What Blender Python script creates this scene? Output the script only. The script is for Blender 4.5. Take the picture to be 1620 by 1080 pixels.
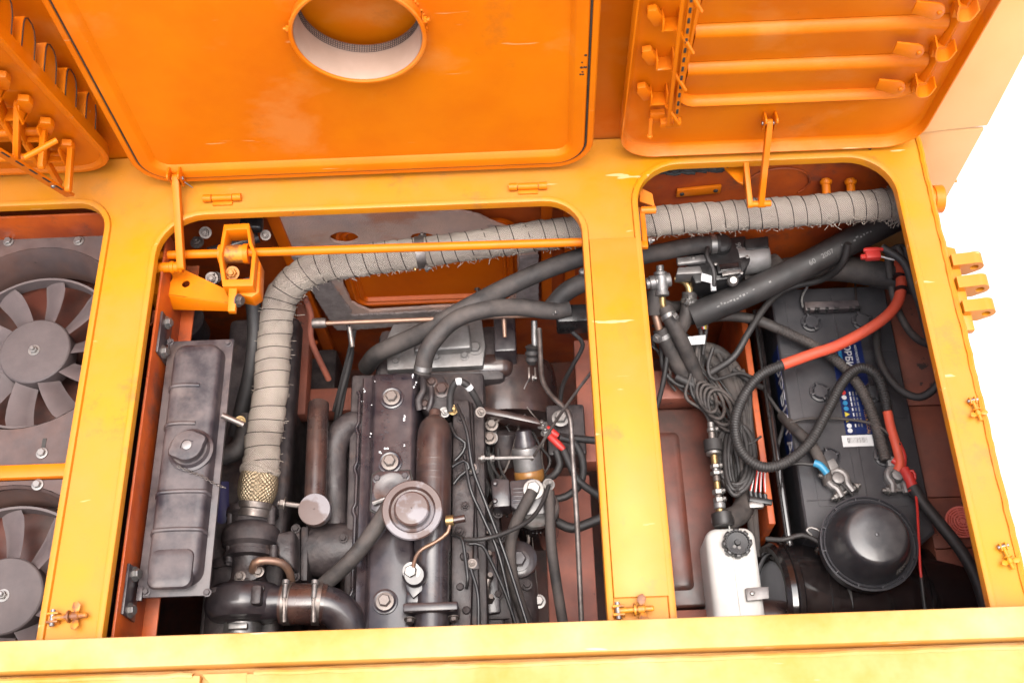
import bpy, bmesh, math, random
import numpy as np
from mathutils import Vector, Matrix

for _o in list(bpy.data.objects):
    bpy.data.objects.remove(_o)
scene = bpy.context.scene
COL = scene.collection
R = math.radians

# ------------------------------------------------------------------ camera
FPX, CAM_H = 1780.0, 1.5            # focal length in photo pixels, metres above the deck plane
EX = np.array([1.0, -.038, 0.0])
EY = np.array([-105.0, -3430.0, FPX]); EY /= np.linalg.norm(EY)
EX[2] = -(EX[:2] @ EY[:2]) / EY[2]; EX /= np.linalg.norm(EX)
EZ = np.cross(EX, EY)
cam_data = bpy.data.cameras.new('camera')
cam = bpy.data.objects.new('camera', cam_data)
COL.objects.link(cam)
cam_data.sensor_width = 36.0
cam_data.lens = FPX / 1620.0 * 36.0
cam_data.clip_start = .02
cam_data.clip_end = 500
cam_data.dof.use_dof = True
cam_data.dof.focus_distance = 1.75
cam_data.dof.aperture_fstop = 5.6
_m = Matrix(((EX[0], -EX[1], -EX[2], 0), (EY[0], -EY[1], -EY[2], 0), (EZ[0], -EZ[1], -EZ[2], CAM_H), (0, 0, 0, 1)))
cam.matrix_world = _m
scene.camera = cam

# ------------------------------------------------------------------ sky, sun, exposure
SUN_EL, SUN_AZ = R(78), R(170)      # azimuth clockwise from +Y
world = bpy.data.worlds.new('World')
scene.world = world
world.use_nodes = True
_nt = world.node_tree
_bg = _nt.nodes['Background']
_sky = _nt.nodes.new('ShaderNodeTexSky')
_sky.sky_type = 'NISHITA'
_sky.sun_disc = False
_sky.sun_elevation = SUN_EL
_sky.sun_rotation = SUN_AZ
_sky.air_density = 1.0
_sky.dust_density = 6.0
_sky.ozone_density = 1.0
_hs = _nt.nodes.new('ShaderNodeHueSaturation')
_hs.inputs['Saturation'].default_value = .6     # a milky, overcast sky
_nt.links.new(_sky.outputs[0], _hs.inputs['Color'])
_nt.links.new(_hs.outputs[0], _bg.inputs['Color'])
_bg.inputs['Strength'].default_value = .15
_sd = bpy.data.lights.new('sun', 'SUN')
_sd.energy = 1.4
_sd.angle = R(60)
_sd.color = (1, .975, .95)
sun = bpy.data.objects.new('sun', _sd)
COL.objects.link(sun)
_d = Vector((math.sin(SUN_AZ) * math.cos(SUN_EL), math.cos(SUN_AZ) * math.cos(SUN_EL), math.sin(SUN_EL)))
sun.rotation_euler = _d.to_track_quat('Z', 'Y').to_euler()
sun.location = (0, -1, 6)
vs = scene.view_settings
vs.view_transform = 'Standard'
vs.look = 'None'
vs.exposure = 1.42
vs.gamma = 1
vs.use_curve_mapping = False

# ------------------------------------------------------------------ measuring helpers (photo pixel + height -> metres)
def ray(px, py):
    d = np.array([px - 810.0, py - 540.0, FPX])
    return Vector((d @ EX, d @ EY, d @ EZ))
def W(px, py, z):
    r = ray(px, py)
    return r * ((z - CAM_H) / r[2]) + Vector((0, 0, CAM_H))
def WY(px, py, y):
    r = ray(px, py)
    return r * (y / r[1]) + Vector((0, 0, CAM_H))
def S(px, py, z):
    """metres per photo pixel for something at that place"""
    r = ray(px, py)
    return (z - CAM_H) / r[2]

# ------------------------------------------------------------------ object helpers
def V(*a):
    return Vector(a if len(a) == 3 else a[0])

def link(name, me, mat=None, parent=None, kind=None):
    o = bpy.data.objects.new(name, me)
    COL.objects.link(o)
    if mat is not None and not me.materials:
        me.materials.append(mat)
    if parent is not None:
        adopt(o, parent)
    if kind:
        o['kind'] = kind
    return o

def adopt(o, parent):
    o.parent = parent
    o.matrix_parent_inverse = world_of(parent).inverted()

_WM = {}
def world_of(o):
    return _WM.get(o.name, o.matrix_basis.copy())

def thing(name, loc, label, cat, group=None):
    o = bpy.data.objects.new(name, None)
    o.empty_display_size = .02
    COL.objects.link(o)
    o.matrix_basis = Matrix.Translation(Vector(loc))
    _WM[o.name] = o.matrix_basis.copy()
    o['label'] = label
    o['category'] = cat
    if group:
        o['group'] = group
    return o

def tag(o, label, cat, group=None):
    o['label'] = label
    o['category'] = cat
    if group:
        o['group'] = group
    return o

def finish(bm, name, mat, parent=None, smooth=35, kind=None):
    bmesh.ops.recalc_face_normals(bm, faces=bm.faces[:])
    me = bpy.data.meshes.new(name)
    bm.to_mesh(me)
    bm.free()
    if smooth:
        me.polygons.foreach_set('use_smooth', [True] * len(me.polygons))
        me.set_sharp_from_angle(angle=R(smooth))
    return link(name, me, mat, parent, kind)

def frame(axis, up=None):
    """rotation matrix whose Z is `axis`"""
    z = Vector(axis).normalized()
    u = Vector(up) if up is not None else (V(0, 0, 1) if abs(z.z) < .9 else V(0, 1, 0))
    x = u.cross(z).normalized()
    y = z.cross(x)
    return Matrix((x, y, z)).transposed().to_4x4()

def bevel_all(bm, w, seg=2, ang=30):
    if w <= 0:
        return
    es = [e for e in bm.edges if len(e.link_faces) == 2 and e.calc_face_angle(0) > R(ang)]
    bmesh.ops.bevel(bm, geom=es, offset=w, segments=seg, affect='EDGES', profile=.5, clamp_overlap=True)

def b_box(bm, c, s, rot=None, taper=None):
    m = Matrix.Translation(Vector(c)) @ (rot.to_4x4() if rot is not None else Matrix()) @ Matrix.Diagonal((s[0], s[1], s[2], 1))
    r = bmesh.ops.create_cube(bm, size=1, matrix=m)
    return r['verts']

def box(name, c, s, mat, parent=None, bev=.002, rot=None, seg=2):
    bm = bmesh.new()
    b_box(bm, c, s, rot)
    bevel_all(bm, bev, seg)
    return finish(bm, name, mat, parent)

def b_prism(bm, pts, d):
    """closed polygon pts (3-D) pushed along vector d"""
    d = Vector(d)
    a = [bm.verts.new(Vector(p)) for p in pts]
    b = [bm.verts.new(Vector(p) + d) for p in pts]
    n = len(a)
    bm.faces.new(a)
    bm.faces.new(b[::-1])
    for i in range(n):
        bm.faces.new((a[i], b[i], b[(i + 1) % n], a[(i + 1) % n]))

def prism(name, pts, d, mat, parent=None, bev=.0015, seg=2, smooth=35):
    bm = bmesh.new()
    b_prism(bm, pts, d)
    bmesh.ops.recalc_face_normals(bm, faces=bm.faces[:])
    bevel_all(bm, bev, seg)
    return finish(bm, name, mat, parent, smooth)

def rrect(x0, x1, y0, y1, r, n=6):
    """rounded rectangle outline in 2-D, counter-clockwise; r one radius or four (bl, br, tr, tl)"""
    rs = r if isinstance(r, (tuple, list)) else (r,) * 4
    out = []
    for (cx, cy, a0, q) in ((x0 + rs[0], y0 + rs[0], 180, rs[0]), (x1 - rs[1], y0 + rs[1], 270, rs[1]),
                            (x1 - rs[2], y1 - rs[2], 0, rs[2]), (x0 + rs[3], y1 - rs[3], 90, rs[3])):
        for k in range(n + 1):
            a = R(a0 + 90 * k / n)
            out.append((cx + q * math.cos(a), cy + q * math.sin(a)))
    return out

def b_loft(bm, loops, cap=(True, True), closed=True):
    vs_ = [[bm.verts.new(Vector(p)) for p in L] for L in loops]
    n = len(vs_[0])
    for a, b in zip(vs_, vs_[1:]):
        for i in range(n if closed else n - 1):
            j = (i + 1) % n
            try:
                bm.faces.new((a[i], a[j], b[j], b[i]))
            except ValueError:
                pass
    if cap[0]:
        bm.faces.new(vs_[0][::-1])
    if cap[1]:
        bm.faces.new(vs_[-1])
    return vs_

def loft(name, loops, mat, parent=None, cap=(True, True), smooth=35, kind=None):
    bm = bmesh.new()
    b_loft(bm, loops, cap)
    return finish(bm, name, mat, parent, smooth, kind)

def ring_with_hole(name, outer, inner, d, mat, parent=None, bev=0):
    """flat plate between two outlines of the same vertex count, thickness vector d"""
    d = Vector(d)
    bm = bmesh.new()
    O = [Vector(p) for p in outer]; I = [Vector(p) for p in inner]
    b_loft(bm, [O, I, [p + d for p in I], [p + d for p in O], O], cap=(False, False))
    bmesh.ops.remove_doubles(bm, verts=bm.verts[:], dist=1e-6)
    if bev:
        bmesh.ops.recalc_face_normals(bm, faces=bm.faces[:])
        bevel_all(bm, bev, 2)
    return finish(bm, name, mat, parent)

def b_lathe(bm, prof, M, seg=32, cap=(True, True), a0=0, a1=360):
    """prof: (radius, height) pairs spun about local Z of M"""
    loops = []
    full = abs(a1 - a0) >= 360
    n = seg if full else seg + 1
    for (r, z) in prof:
        loops.append([M @ Vector((r * math.cos(R(a0 + (a1 - a0) * k / seg)), r * math.sin(R(a0 + (a1 - a0) * k / seg)), z)) for k in range(n)])
    b_loft(bm, loops, cap, closed=full)

def lathe(name, prof, at, axis, mat, parent=None, seg=32, cap=(True, True), smooth=35):
    bm = bmesh.new()
    b_lathe(bm, prof, Matrix.Translation(Vector(at)) @ frame(axis), seg, cap)
    return finish(bm, name, mat, parent, smooth)

def catmull(pts, step=.006):
    P = [Vector(p) for p in pts]
    if len(P) < 3:
        n = max(2, int((P[1] - P[0]).length / step))
        return [P[0].lerp(P[1], k / n) for k in range(n + 1)]
    P = [P[0] * 2 - P[1]] + P + [P[-1] * 2 - P[-2]]
    out = []
    for i in range(1, len(P) - 2):
        p0, p1, p2, p3 = P[i - 1:i + 3]
        n = max(2, int((p2 - p1).length / step))
        for k in range(n):
            t = k / n
            out.append(.5 * ((2 * p1) + (p2 - p0) * t + (2 * p0 - 5 * p1 + 4 * p2 - p3) * t * t + (3 * p1 - p0 - 3 * p2 + p3) * t ** 3))
    out.append(P[-2])
    return out

def tube_frames(path):
    n = len(path)
    T = []
    for i in range(n):
        a = path[max(0, i - 1)]; b = path[min(n - 1, i + 1)]
        d = (b - a)
        T.append(d.normalized() if d.length > 1e-9 else V(0, 0, 1))
    u = V(0, 0, 1) if abs(T[0].z) < .9 else V(0, 1, 0)
    N = []
    nrm = (u - T[0] * u.dot(T[0])).normalized()
    for t in T:
        nrm = (nrm - t * nrm.dot(t))
        nrm = nrm.normalized() if nrm.length > 1e-6 else t.orthogonal().normalized()
        N.append(nrm)
    return T, N

def b_tube(bm, path, rad, seg=12, cap=True, rfun=None):
    T, N = tube_frames(path)
    n = len(path)
    uvl = bm.loops.layers.uv.verify()
    L = [0.0]
    for a, b in zip(path, path[1:]):
        L.append(L[-1] + (b - a).length)
    rings = []
    for i, p in enumerate(path):
        r = rad(L[i] / max(L[-1], 1e-9)) if callable(rad) else rad
        B = T[i].cross(N[i])
        rg = []
        for k in range(seg):
            a = 2 * math.pi * k / seg
            rr = r * (rfun(L[i], a) if rfun else 1)
            rg.append(bm.verts.new(p + (N[i] * math.cos(a) + B * math.sin(a)) * rr))
        rings.append(rg)
    rm = rad(.5) if callable(rad) else rad
    for i in range(n - 1):
        for k in range(seg):
            j = (k + 1) % seg
            f = bm.faces.new((rings[i][k], rings[i][j], rings[i + 1][j], rings[i + 1][k]))
            for lp, (u, v) in zip(f.loops, ((L[i], k), (L[i], k + 1), (L[i + 1], k + 1), (L[i + 1], k))):
                lp[uvl].uv = (u, v / seg * 2 * math.pi * rm)
    if cap:
        bm.faces.new(rings[0][::-1])
        bm.faces.new(rings[-1])

def tube(name, pts, rad, mat, parent=None, seg=12, step=.008, smooth=50, rfun=None, curve=True, kind=None):
    bm = bmesh.new()
    path = catmull(pts, step) if curve else [Vector(p) for p in pts]
    b_tube(bm, path, rad, seg, True, rfun)
    return finish(bm, name, mat, parent, smooth, kind)

def ptube(name, pix, rpx, mat, parent=None, **kw):
    """tube through (px, py, z) points, radius in photo pixels at its middle point"""
    m = pix[len(pix) // 2]
    return tube(name, [W(*p) for p in pix], rpx * S(*m), mat, parent, **kw)

def ribbed(name, pix, rpx, mat, parent, pitch=.0048, depth=.07, seg=14):
    """ribbed conduit: rings evenly spaced along the path"""
    pth = catmull([W(*p) for p in pix], .002)
    L = [0.0]
    for a, b in zip(pth, pth[1:]):
        L.append(L[-1] + (b - a).length)
    st = pitch / 4
    out, i = [], 0
    for k in range(int(L[-1] / st)):
        s = k * st
        while L[i + 1] < s:
            i += 1
        out.append(pth[i].lerp(pth[i + 1], (s - L[i]) / max(1e-9, L[i + 1] - L[i])))
    m = pix[len(pix) // 2]
    bm = bmesh.new()
    b_tube(bm, out, rpx * S(*m), seg, True, lambda l, a: 1 + depth * (1 if int(round(l / st)) % 4 < 2 else -1))
    return finish(bm, name, mat, parent, 50)

def corrugated(pitch, depth=.1):
    return lambda l, a: 1 + depth * (1 if int(l / (pitch / 2)) % 2 else -1)

def pick(path, f):
    """point and tangent at fraction f of a polyline"""
    i = min(len(path) - 2, max(0, int(f * (len(path) - 1))))
    return path[i], (path[i + 1] - path[i]).normalized()

_bolt_mesh = {}
def bolt_mesh(kind, mat):
    key = (kind, mat.name)
    if key not in _bolt_mesh:
        bm = bmesh.new()
        I = Matrix()
        if kind == 'hex':            # unit: across-corner radius 1
            b_lathe(bm, [(1.45, 0), (1.45, .22), (1.3, .25)], I, 20)
            b_lathe(bm, [(1, .25), (1, 1.0), (.86, 1.12)], I, 6)
        elif kind == 'nut':
            b_lathe(bm, [(1.5, 0), (1.5, .18)], I, 20)
            b_lathe(bm, [(1, .18), (1, .9), (.88, 1.0)], I, 6)
            b_lathe(bm, [(.55, .9), (.55, 1.7), (.45, 1.8)], I, 12)
        elif kind == 'dome':
            b_lathe(bm, [(1, 0), (1, .3), (.8, .6), (.4, .75)], I, 14)
        bmesh.ops.recalc_face_normals(bm, faces=bm.faces[:])
        me = bpy.data.meshes.new(kind + '_bolt')
        bm.to_mesh(me); bm.free()
        me.polygons.foreach_set('use_smooth', [True] * len(me.polygons))
        me.set_sharp_from_angle(angle=R(35))
        me.materials.append(mat)
        _bolt_mesh[key] = me
    return _bolt_mesh[key]

def bolt(at, axis, r, mat, parent, kind='hex', name='bolt', spin=0):
    o = bpy.data.objects.new(name, bolt_mesh(kind, mat))
    COL.objects.link(o)
    adopt(o, parent)
    o.matrix_basis = Matrix.Translation(Vector(at)) @ frame(axis) @ Matrix.Rotation(spin, 4, 'Z') @ Matrix.Scale(r, 4)
    return o

def text(name, body, at, xdir, ydir, size, mat, parent=None, align='CENTER', thick=.0002, bold=0):
    """flat lettering: reading direction xdir, letter tops toward ydir"""
    cu = bpy.data.curves.new(name, 'FONT')
    cu.body = body
    cu.size = size
    cu.align_x = align
    cu.align_y = 'CENTER'
    cu.extrude = thick
    cu.offset = bold
    cu.resolution_u = 3
    tmp = bpy.data.objects.new('tmp_text', cu)
    COL.objects.link(tmp)
    bpy.context.view_layer.update()
    me = bpy.data.meshes.new_from_object(tmp.evaluated_get(bpy.context.evaluated_depsgraph_get()))
    bpy.data.objects.remove(tmp)
    x = Vector(xdir).normalized(); z = x.cross(Vector(ydir)).normalized(); y = z.cross(x)
    M = Matrix((x, y, z)).transposed().to_4x4()
    M.translation = Vector(at)
    me.transform(M)
    me.materials.clear()
    return link(name, me, mat, parent)

UP = V(0, 0, 1)
rnd = random.Random(7)
# ------------------------------------------------------------------ materials
ALB, DUST = .62, .6          # overall reflectance level and dustiness
def mat(name, c1, c2=None, rough=.5, rough2=None, metal=0.0, scale=18.0, detail=5.0, bump=0.0, bscale=None,
        dust=None, chips=None, coat=0.0, spec=.5, uvweave=None, streak=None, mixpos=(.35, .65), scr=None, grime=None):
    m = bpy.data.materials.new(name)
    m.use_nodes = True
    K = ALB if metal < .5 else 1.0
    sc3 = lambda c: tuple(min(.85, v * K) for v in c)
    c1 = sc3(c1)
    c2 = sc3(c2) if c2 else None
    if dust:
        dust = (tuple(v * ALB for v in dust[0]), dust[1] * DUST, dust[2])
    if streak:
        streak = (sc3(streak[0]),) + tuple(streak[1:])
    if chips:
        chips = (sc3(chips[0]),) + tuple(chips[1:])
    if scr:
        scr = (sc3(scr[0]),) + tuple(scr[1:])
    nt = m.node_tree
    N, L = nt.nodes, nt.links
    P = N['Principled BSDF']
    P.inputs['Metallic'].default_value = metal
    P.inputs['Specular IOR Level'].default_value = spec
    if coat:
        P.inputs['Coat Weight'].default_value = coat
        P.inputs['Coat Roughness'].default_value = .12
    tc = N.new('ShaderNodeTexCoord')
    co = tc.outputs['Object']
    def noise(sc, det=detail, vec=None, rgh=.6):
        n = N.new('ShaderNodeTexNoise')
        n.inputs['Scale'].default_value = sc
        n.inputs['Detail'].default_value = det
        n.inputs['Roughness'].default_value = rgh
        L.new(vec if vec is not None else co, n.inputs['Vector'])
        return n.outputs['Fac']
    def ramp(fac, a, b):
        r = N.new('ShaderNodeMapRange')
        r.inputs['From Min'].default_value = a
        r.inputs['From Max'].default_value = b
        L.new(fac, r.inputs['Value'])
        return r.outputs['Result']
    def mixc(fac, a, b):
        x = N.new('ShaderNodeMix')
        x.data_type = 'RGBA'
        L.new(fac, x.inputs[0])
        for sock, v in ((x.inputs[6], a), (x.inputs[7], b)):
            if isinstance(v, tuple):
                sock.default_value = (*v, 1)
            else:
                L.new(v, sock)
        return x.outputs[2]
    def math_(op, a, b):
        x = N.new('ShaderNodeMath')
        x.operation = op
        for i, v in enumerate((a, b)):
            if isinstance(v, (int, float)):
                x.inputs[i].default_value = v
            else:
                L.new(v, x.inputs[i])
        return x.outputs[0]
    n1 = noise(scale)
    col = mixc(ramp(n1, *mixpos), c1, c2 or c1)
    rg = None
    if rough2 is not None:
        r = N.new('ShaderNodeMapRange')
        r.inputs['From Min'].default_value = .35
        r.inputs['From Max'].default_value = .65
        r.inputs['To Min'].default_value = rough
        r.inputs['To Max'].default_value = rough2
        L.new(noise(scale * .6, 4), r.inputs['Value'])
        rg = r.outputs['Result']
    hgt = None
    if uvweave:
        sep = N.new('ShaderNodeSeparateXYZ')
        L.new(tc.outputs['UV'], sep.inputs[0])
        wob = noise(60, 2)
        k = 2 * math.pi / uvweave
        su = math_('SINE', math_('ADD', math_('MULTIPLY', sep.outputs[0], k), math_('MULTIPLY', wob, 6)), 0)
        sv = math_('SINE', math_('ADD', math_('MULTIPLY', sep.outputs[1], k), math_('MULTIPLY', wob, 6)), 0)
        hgt = math_('MULTIPLY', su, sv)
        wv = ramp(hgt, -1, .6)
        col = mixc(wv, tuple(x * .62 for x in c1), col)
    if streak:                        # (colour, scale vector, threshold)
        mp = N.new('ShaderNodeMapping')
        mp.inputs['Scale'].default_value = streak[1]
        L.new(co, mp.inputs['Vector'])
        s = ramp(noise(1.0, 6, mp.outputs[0]), streak[2], streak[2] + .12)
        col = mixc(math_('MULTIPLY', s, streak[3] if len(streak) > 3 else .6), col, streak[0])
    if grime:                         # (colour, scale, threshold, amount): broad dirty patches
        gm = ramp(noise(grime[1], 8, None, .72), grime[2], grime[2] + .10)
        col = mixc(math_('MULTIPLY', gm, grime[3]), col, sc3(grime[0]))
    if scr:                           # fine scratches
        mp = N.new('ShaderNodeMapping')
        mp.inputs['Scale'].default_value = scr[1]
        mp.inputs['Rotation'].default_value = (.2, .4, .5)
        L.new(co, mp.inputs['Vector'])
        s = ramp(noise(1.0, 3, mp.outputs[0]), scr[2], scr[2] + .02)
        col = mixc(math_('MULTIPLY', s, .55), col, scr[0])
    if chips:                         # (colour, scale, threshold)
        ch = ramp(noise(chips[1], 6, None, .7), chips[2], chips[2] + .015)
        col = mixc(ch, col, chips[0])
    if dust:                          # (colour, amount, scale): settles on upward faces
        ge = N.new('ShaderNodeNewGeometry')
        sp = N.new('ShaderNodeSeparateXYZ')
        L.new(ge.outputs['Normal'], sp.inputs[0])
        up = ramp(sp.outputs[2], -.1, .9)
        dn = ramp(noise(dust[2], 6, None, .65), .36, .66)
        df = math_('MULTIPLY', math_('MULTIPLY', up, dn), dust[1])
        col = mixc(df, col, dust[0])
        if rg is None:
            v = N.new('ShaderNodeValue'); v.outputs[0].default_value = rough; rg = v.outputs[0]
        rg = math_('ADD', rg, math_('MULTIPLY', df, .45))
    L.new(col, P.inputs['Base Color'])
    if rg is not None:
        L.new(rg, P.inputs['Roughness'])
    else:
        P.inputs['Roughness'].default_value = rough
    if bump or uvweave:
        b = N.new('ShaderNodeBump')
        b.inputs['Strength'].default_value = bump or .6
        b.inputs['Distance'].default_value = .0015 if not uvweave else .002
        src = noise(bscale or scale * 6, 4)
        if hgt is not None:
            src = math_('ADD', hgt, math_('MULTIPLY', src, 2.0))
        L.new(src, b.inputs['Height'])
        L.new(b.outputs[0], P.inputs['Normal'])
    return m

ORANGE, ORANGE2 = (.74, .215, .006), (.66, .165, .006)
DUSTC = (.42, .36, .30)
M = {}
M['paint'] = mat('orange_enamel', (1.0, .258, .002), (.90, .195, .002), .30, .46, scale=5, bump=.05, bscale=90, coat=0, spec=.22, dust=((.80, .36, .10), .15, 9),
                 chips=((.20, .09, .05), 46, .735), scr=((1.0, .62, .30), (5, 60, 60), .705), streak=((1.0, .40, .10), (5, 5, 7), .55, .4), grime=((.42, .13, .03), 7, .60, .35))
M['deck'] = mat('worn_orange_deck_enamel', (.77, .305, .003), (.71, .190, .002), .32, .55, scale=6, bump=.12, bscale=60, coat=.05, spec=.4,
                dust=((.82, .54, .12), .5, 6), chips=((.16, .08, .05), 52, .69), scr=((1.1, .8, .45), (8, 50, 50), .68), streak=((.66, .19, .03), (9, 4, 9), .60, .5), grime=((.36, .13, .035), 9, .57, .55))
M['beam'] = mat('overexposed_deck_enamel', (.78, .38, .07), (.78, .30, .03), .4, .6, scale=5, bump=.12, bscale=60, spec=.4, grime=((.5, .24, .06), 6, .60, .4), dust=((.82, .62, .33), 1.2, 4),
                chips=((.3, .16, .06), 48, .72), scr=((1.2, 1.0, .7), (8, 50, 50), .68))  # paler copy of the deck enamel: overexposure put into base and dust colour
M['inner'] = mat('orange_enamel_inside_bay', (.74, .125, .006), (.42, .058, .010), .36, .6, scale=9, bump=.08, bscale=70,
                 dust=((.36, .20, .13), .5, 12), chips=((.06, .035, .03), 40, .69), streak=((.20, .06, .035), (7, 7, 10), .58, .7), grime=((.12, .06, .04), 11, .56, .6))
M['redorange'] = mat('red_orange_enamel', (.98, .185, .003), (.80, .13, .003), .32, .5, scale=6, bump=.06, bscale=80, spec=.3, grime=((.2, .07, .03), 12, .60, .5))
M['oxide'] = mat('red_oxide_paint', (.44, .125, .07), (.25, .075, .05), .45, .7, scale=12, bump=.1, dust=((.25, .14, .11), .5, 14),
                 chips=((.03, .025, .025), 30, .64))
M['oxidefloor'] = mat('oily_red_oxide_floor', (.20, .055, .034), (.045, .026, .022), .3, .6, scale=12, bump=.1, dust=((.20, .13, .10), .22, 20),
                 chips=((.03, .07, .055), 22, .66))
M['brownplate'] = mat('dusty_brown_shroud', (.075, .052, .050), (.13, .068, .052), .5, .7, scale=14, bump=.1, dust=((.24, .18, .17), .5, 30), chips=((.05, .03, .025), 50, .68))
M['black'] = mat('black_engine_enamel', (.019, .017, .024), (.040, .029, .031), .22, .42, scale=16, bump=.12, bscale=120,
                 dust=((.30, .25, .24), .35, 30), coat=.4, streak=((.15, .08, .05), (14, 14, 40), .60, .6))
M['cover'] = mat('chipped_black_cover_enamel', (.020, .017, .025), (.040, .027, .030), .20, .38, scale=13, bump=.1, bscale=110, coat=.5,
                 dust=((.30, .24, .23), .28, 26), streak=((.12, .06, .045), (16, 10, 16), .62, .5), chips=((.95, .95, .98), 60, .755))
M['brown'] = mat('oily_brown_iron', (.075, .034, .026), (.021, .015, .017), .20, .42, scale=16, bump=.15, coat=.5, dust=((.28, .19, .15), .3, 26))
M['rustdisc'] = mat('worn_brown_disc', (.25, .225, .24), (.12, .068, .056), .35, .5, scale=12, mixpos=(.47, .53), bump=.1)
M['iron'] = mat('dirty_cast_iron', (.042, .032, .034), (.018, .014, .016), .38, .62, scale=24, bump=.5, bscale=160, dust=((.30, .24, .22), .38, 40), streak=((.14, .075, .05), (18, 18, 30), .60, .6))
M['alu'] = mat('dull_aluminium', (.30, .295, .29), (.20, .19, .185), .4, .6, metal=.75, scale=30, bump=.15, dust=((.25, .20, .18), .6, 20))
M['zinc'] = mat('zinc_plated_steel', (.34, .325, .31), (.20, .19, .18), .42, .55, metal=.9, scale=60)
M['steel'] = mat('oily_steel', (.25, .22, .2), (.12, .10, .09), .35, .5, metal=.8, scale=40, dust=((.2, .16, .14), .4, 40))
M['braid'] = mat('braided_flex_steel', (.56, .45, .30), (.42, .32, .20), .35, .5, metal=.85, scale=60, uvweave=.007)
M['cloth'] = mat('glass_fibre_wrap', (.92, .79, .66), (.58, .48, .40), .95, scale=14, uvweave=.0036, bump=.9, spec=.1, dust=((.46, .43, .40), .4, 10),
                 streak=((.36, .29, .25), (14, 14, 14), .58, .6))
M['felt'] = mat('dusty_burlap_mat', (1.05, .70, .56), (.74, .56, .50), .98, scale=10, bump=1.0, bscale=420, spec=.1, streak=((.80, .24, .07), (6, 6, 9), .52, .6),
                 dust=((.3, .26, .25), .4, 30))
M['feltgrey'] = mat('grey_felt', (.66, .57, .54), (.42, .36, .35), .98, scale=40, bump=1.0, bscale=420, spec=.1)
M['wire'] = mat('rusty_binding_wire', (.09, .06, .055), (.05, .035, .03), .6, metal=.4, scale=50)
M['rubber'] = mat('black_rubber_hose', (.016, .015, .015), (.028, .025, .024), .45, .65, scale=20, bump=.15, bscale=200, dust=((.15, .13, .125), .4, 16))
M['rubberdust'] = mat('dusty_rubber_hose', (.030, .026, .025), (.055, .046, .042), .55, .75, scale=18, bump=.25, bscale=180, dust=((.26, .21, .185), .6, 18))
M['plastic'] = mat('black_plastic', (.012, .012, .013), (.018, .017, .018), .25, .4, scale=25, bump=.05, bscale=200, dust=((.16, .14, .13), .18, 60))
M['rim'] = mat('grey_rubber_rim', (.060, .058, .066), (.075, .072, .08), .45, .6, scale=20)
M['filterend'] = mat('pale_grey_end_cap', (.50, .50, .53), (.42, .42, .45), .35, .5, scale=12)
M['cupdome'] = mat('matte_black_cup', (.030, .029, .034), (.042, .040, .046), .24, .36, scale=8, coat=.3, dust=((.2, .18, .17), .5, 30))
M['gloss'] = mat('glossy_black_paint', (.008, .007, .008), (.014, .010, .010), .07, .2, scale=16, coat=.6, dust=((.16, .13, .12), .16, 70))
M['battery'] = mat('dusty_battery_plastic', (.034, .034, .040), (.060, .058, .064), .28, .45, scale=12, bump=.06, bscale=220, dust=((.17, .155, .15), .30, 26),
                 chips=((.25, .22, .2), 90, .72))
M['fan'] = mat('grey_brown_fan_plastic', (.125, .098, .098), (.165, .127, .122), .5, .65, scale=20, bump=.08, dust=((.30, .25, .235), .45, 18))
M['blade'] = mat('dusty_fan_blade_plastic', (.24, .19, .19), (.31, .24, .235), .5, .65, scale=20, bump=.08, dust=((.4, .33, .31), .4, 18))
M['hub'] = mat('dark_fan_hub_plastic', (.080, .062, .063), (.105, .08, .078), .5, .65, scale=20, bump=.08, dust=((.26, .21, .20), .4, 18))
M['tank'] = mat('black_tank_enamel', (.028, .024, .031), (.058, .042, .044), .34, .55, scale=11, bump=.1, bscale=120, coat=.1, dust=((.30, .25, .24), .6, 22),
                streak=((.15, .11, .095), (12, 12, 20), .56, .6))
M['white'] = mat('white_plastic', (.95, .94, .90), (.80, .78, .73), .38, .5, scale=9, dust=((.4, .35, .3), .2, 30))
M['whitein'] = mat('white_primer_inside', (.74, .52, .40), (.62, .43, .32), .5, scale=12, dust=((.5, .38, .3), .3, 20))
M['mesh'] = mat('dark_wire_mesh', (.05, .04, .038), (.12, .1, .09), .6, metal=.5, scale=80)
M['red'] = mat('red_plastic', (.80, .05, .04), (.66, .045, .035), .4, .5, scale=20)
M['redsleeve'] = mat('red_rubber_sleeve', (.95, .12, .05), (.80, .095, .045), .5, .65, scale=20, dust=((.45, .2, .14), .3, 25))
M['rednet'] = mat('red_drain_strainer_plastic', (1.37, .36, .28), (1.2, .3, .23), .5, scale=20)
M['brass'] = mat('brass', (.42, .29, .13), (.28, .19, .09), .4, metal=.85, scale=50)
M['copper'] = mat('dull_copper_pipe', (.30, .17, .11), (.2, .13, .1), .45, metal=.7, scale=40, dust=((.25, .2, .17), .4, 30))
M['amber'] = mat('amber_fuel_ring', (.42, .20, .05), (.34, .15, .04), .3, scale=30)
M['blue'] = mat('blue_label_print', (.012, .03, .14), (.010, .02, .10), .3, scale=60)
M['cyan'] = mat('cyan_print', (.03, .30, .60), None, .4)
M['bluetape'] = mat('blue_heat_shrink', (.05, .32, .55), None, .4)
M['purple'] = mat('blue_silicone_hose', (.035, .03, .13), None, .5)
M['printw'] = mat('white_print', (.85, .85, .85), None, .5)
M['printo'] = mat('orange_print', (.62, .30, .05), None, .5)
M['printy'] = mat('yellow_print', (.75, .60, .05), None, .5)
M['printg'] = mat('grey_print', (.26, .25, .24), None, .6)
M['seal'] = mat('black_rubber_seal', (.02, .018, .017), (.05, .045, .04), .7, scale=40)
M['rust'] = mat('rusty_clasp', (.78, .30, .01), (.26, .09, .03), .45, .65, scale=40, mixpos=(.45, .6))
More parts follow.
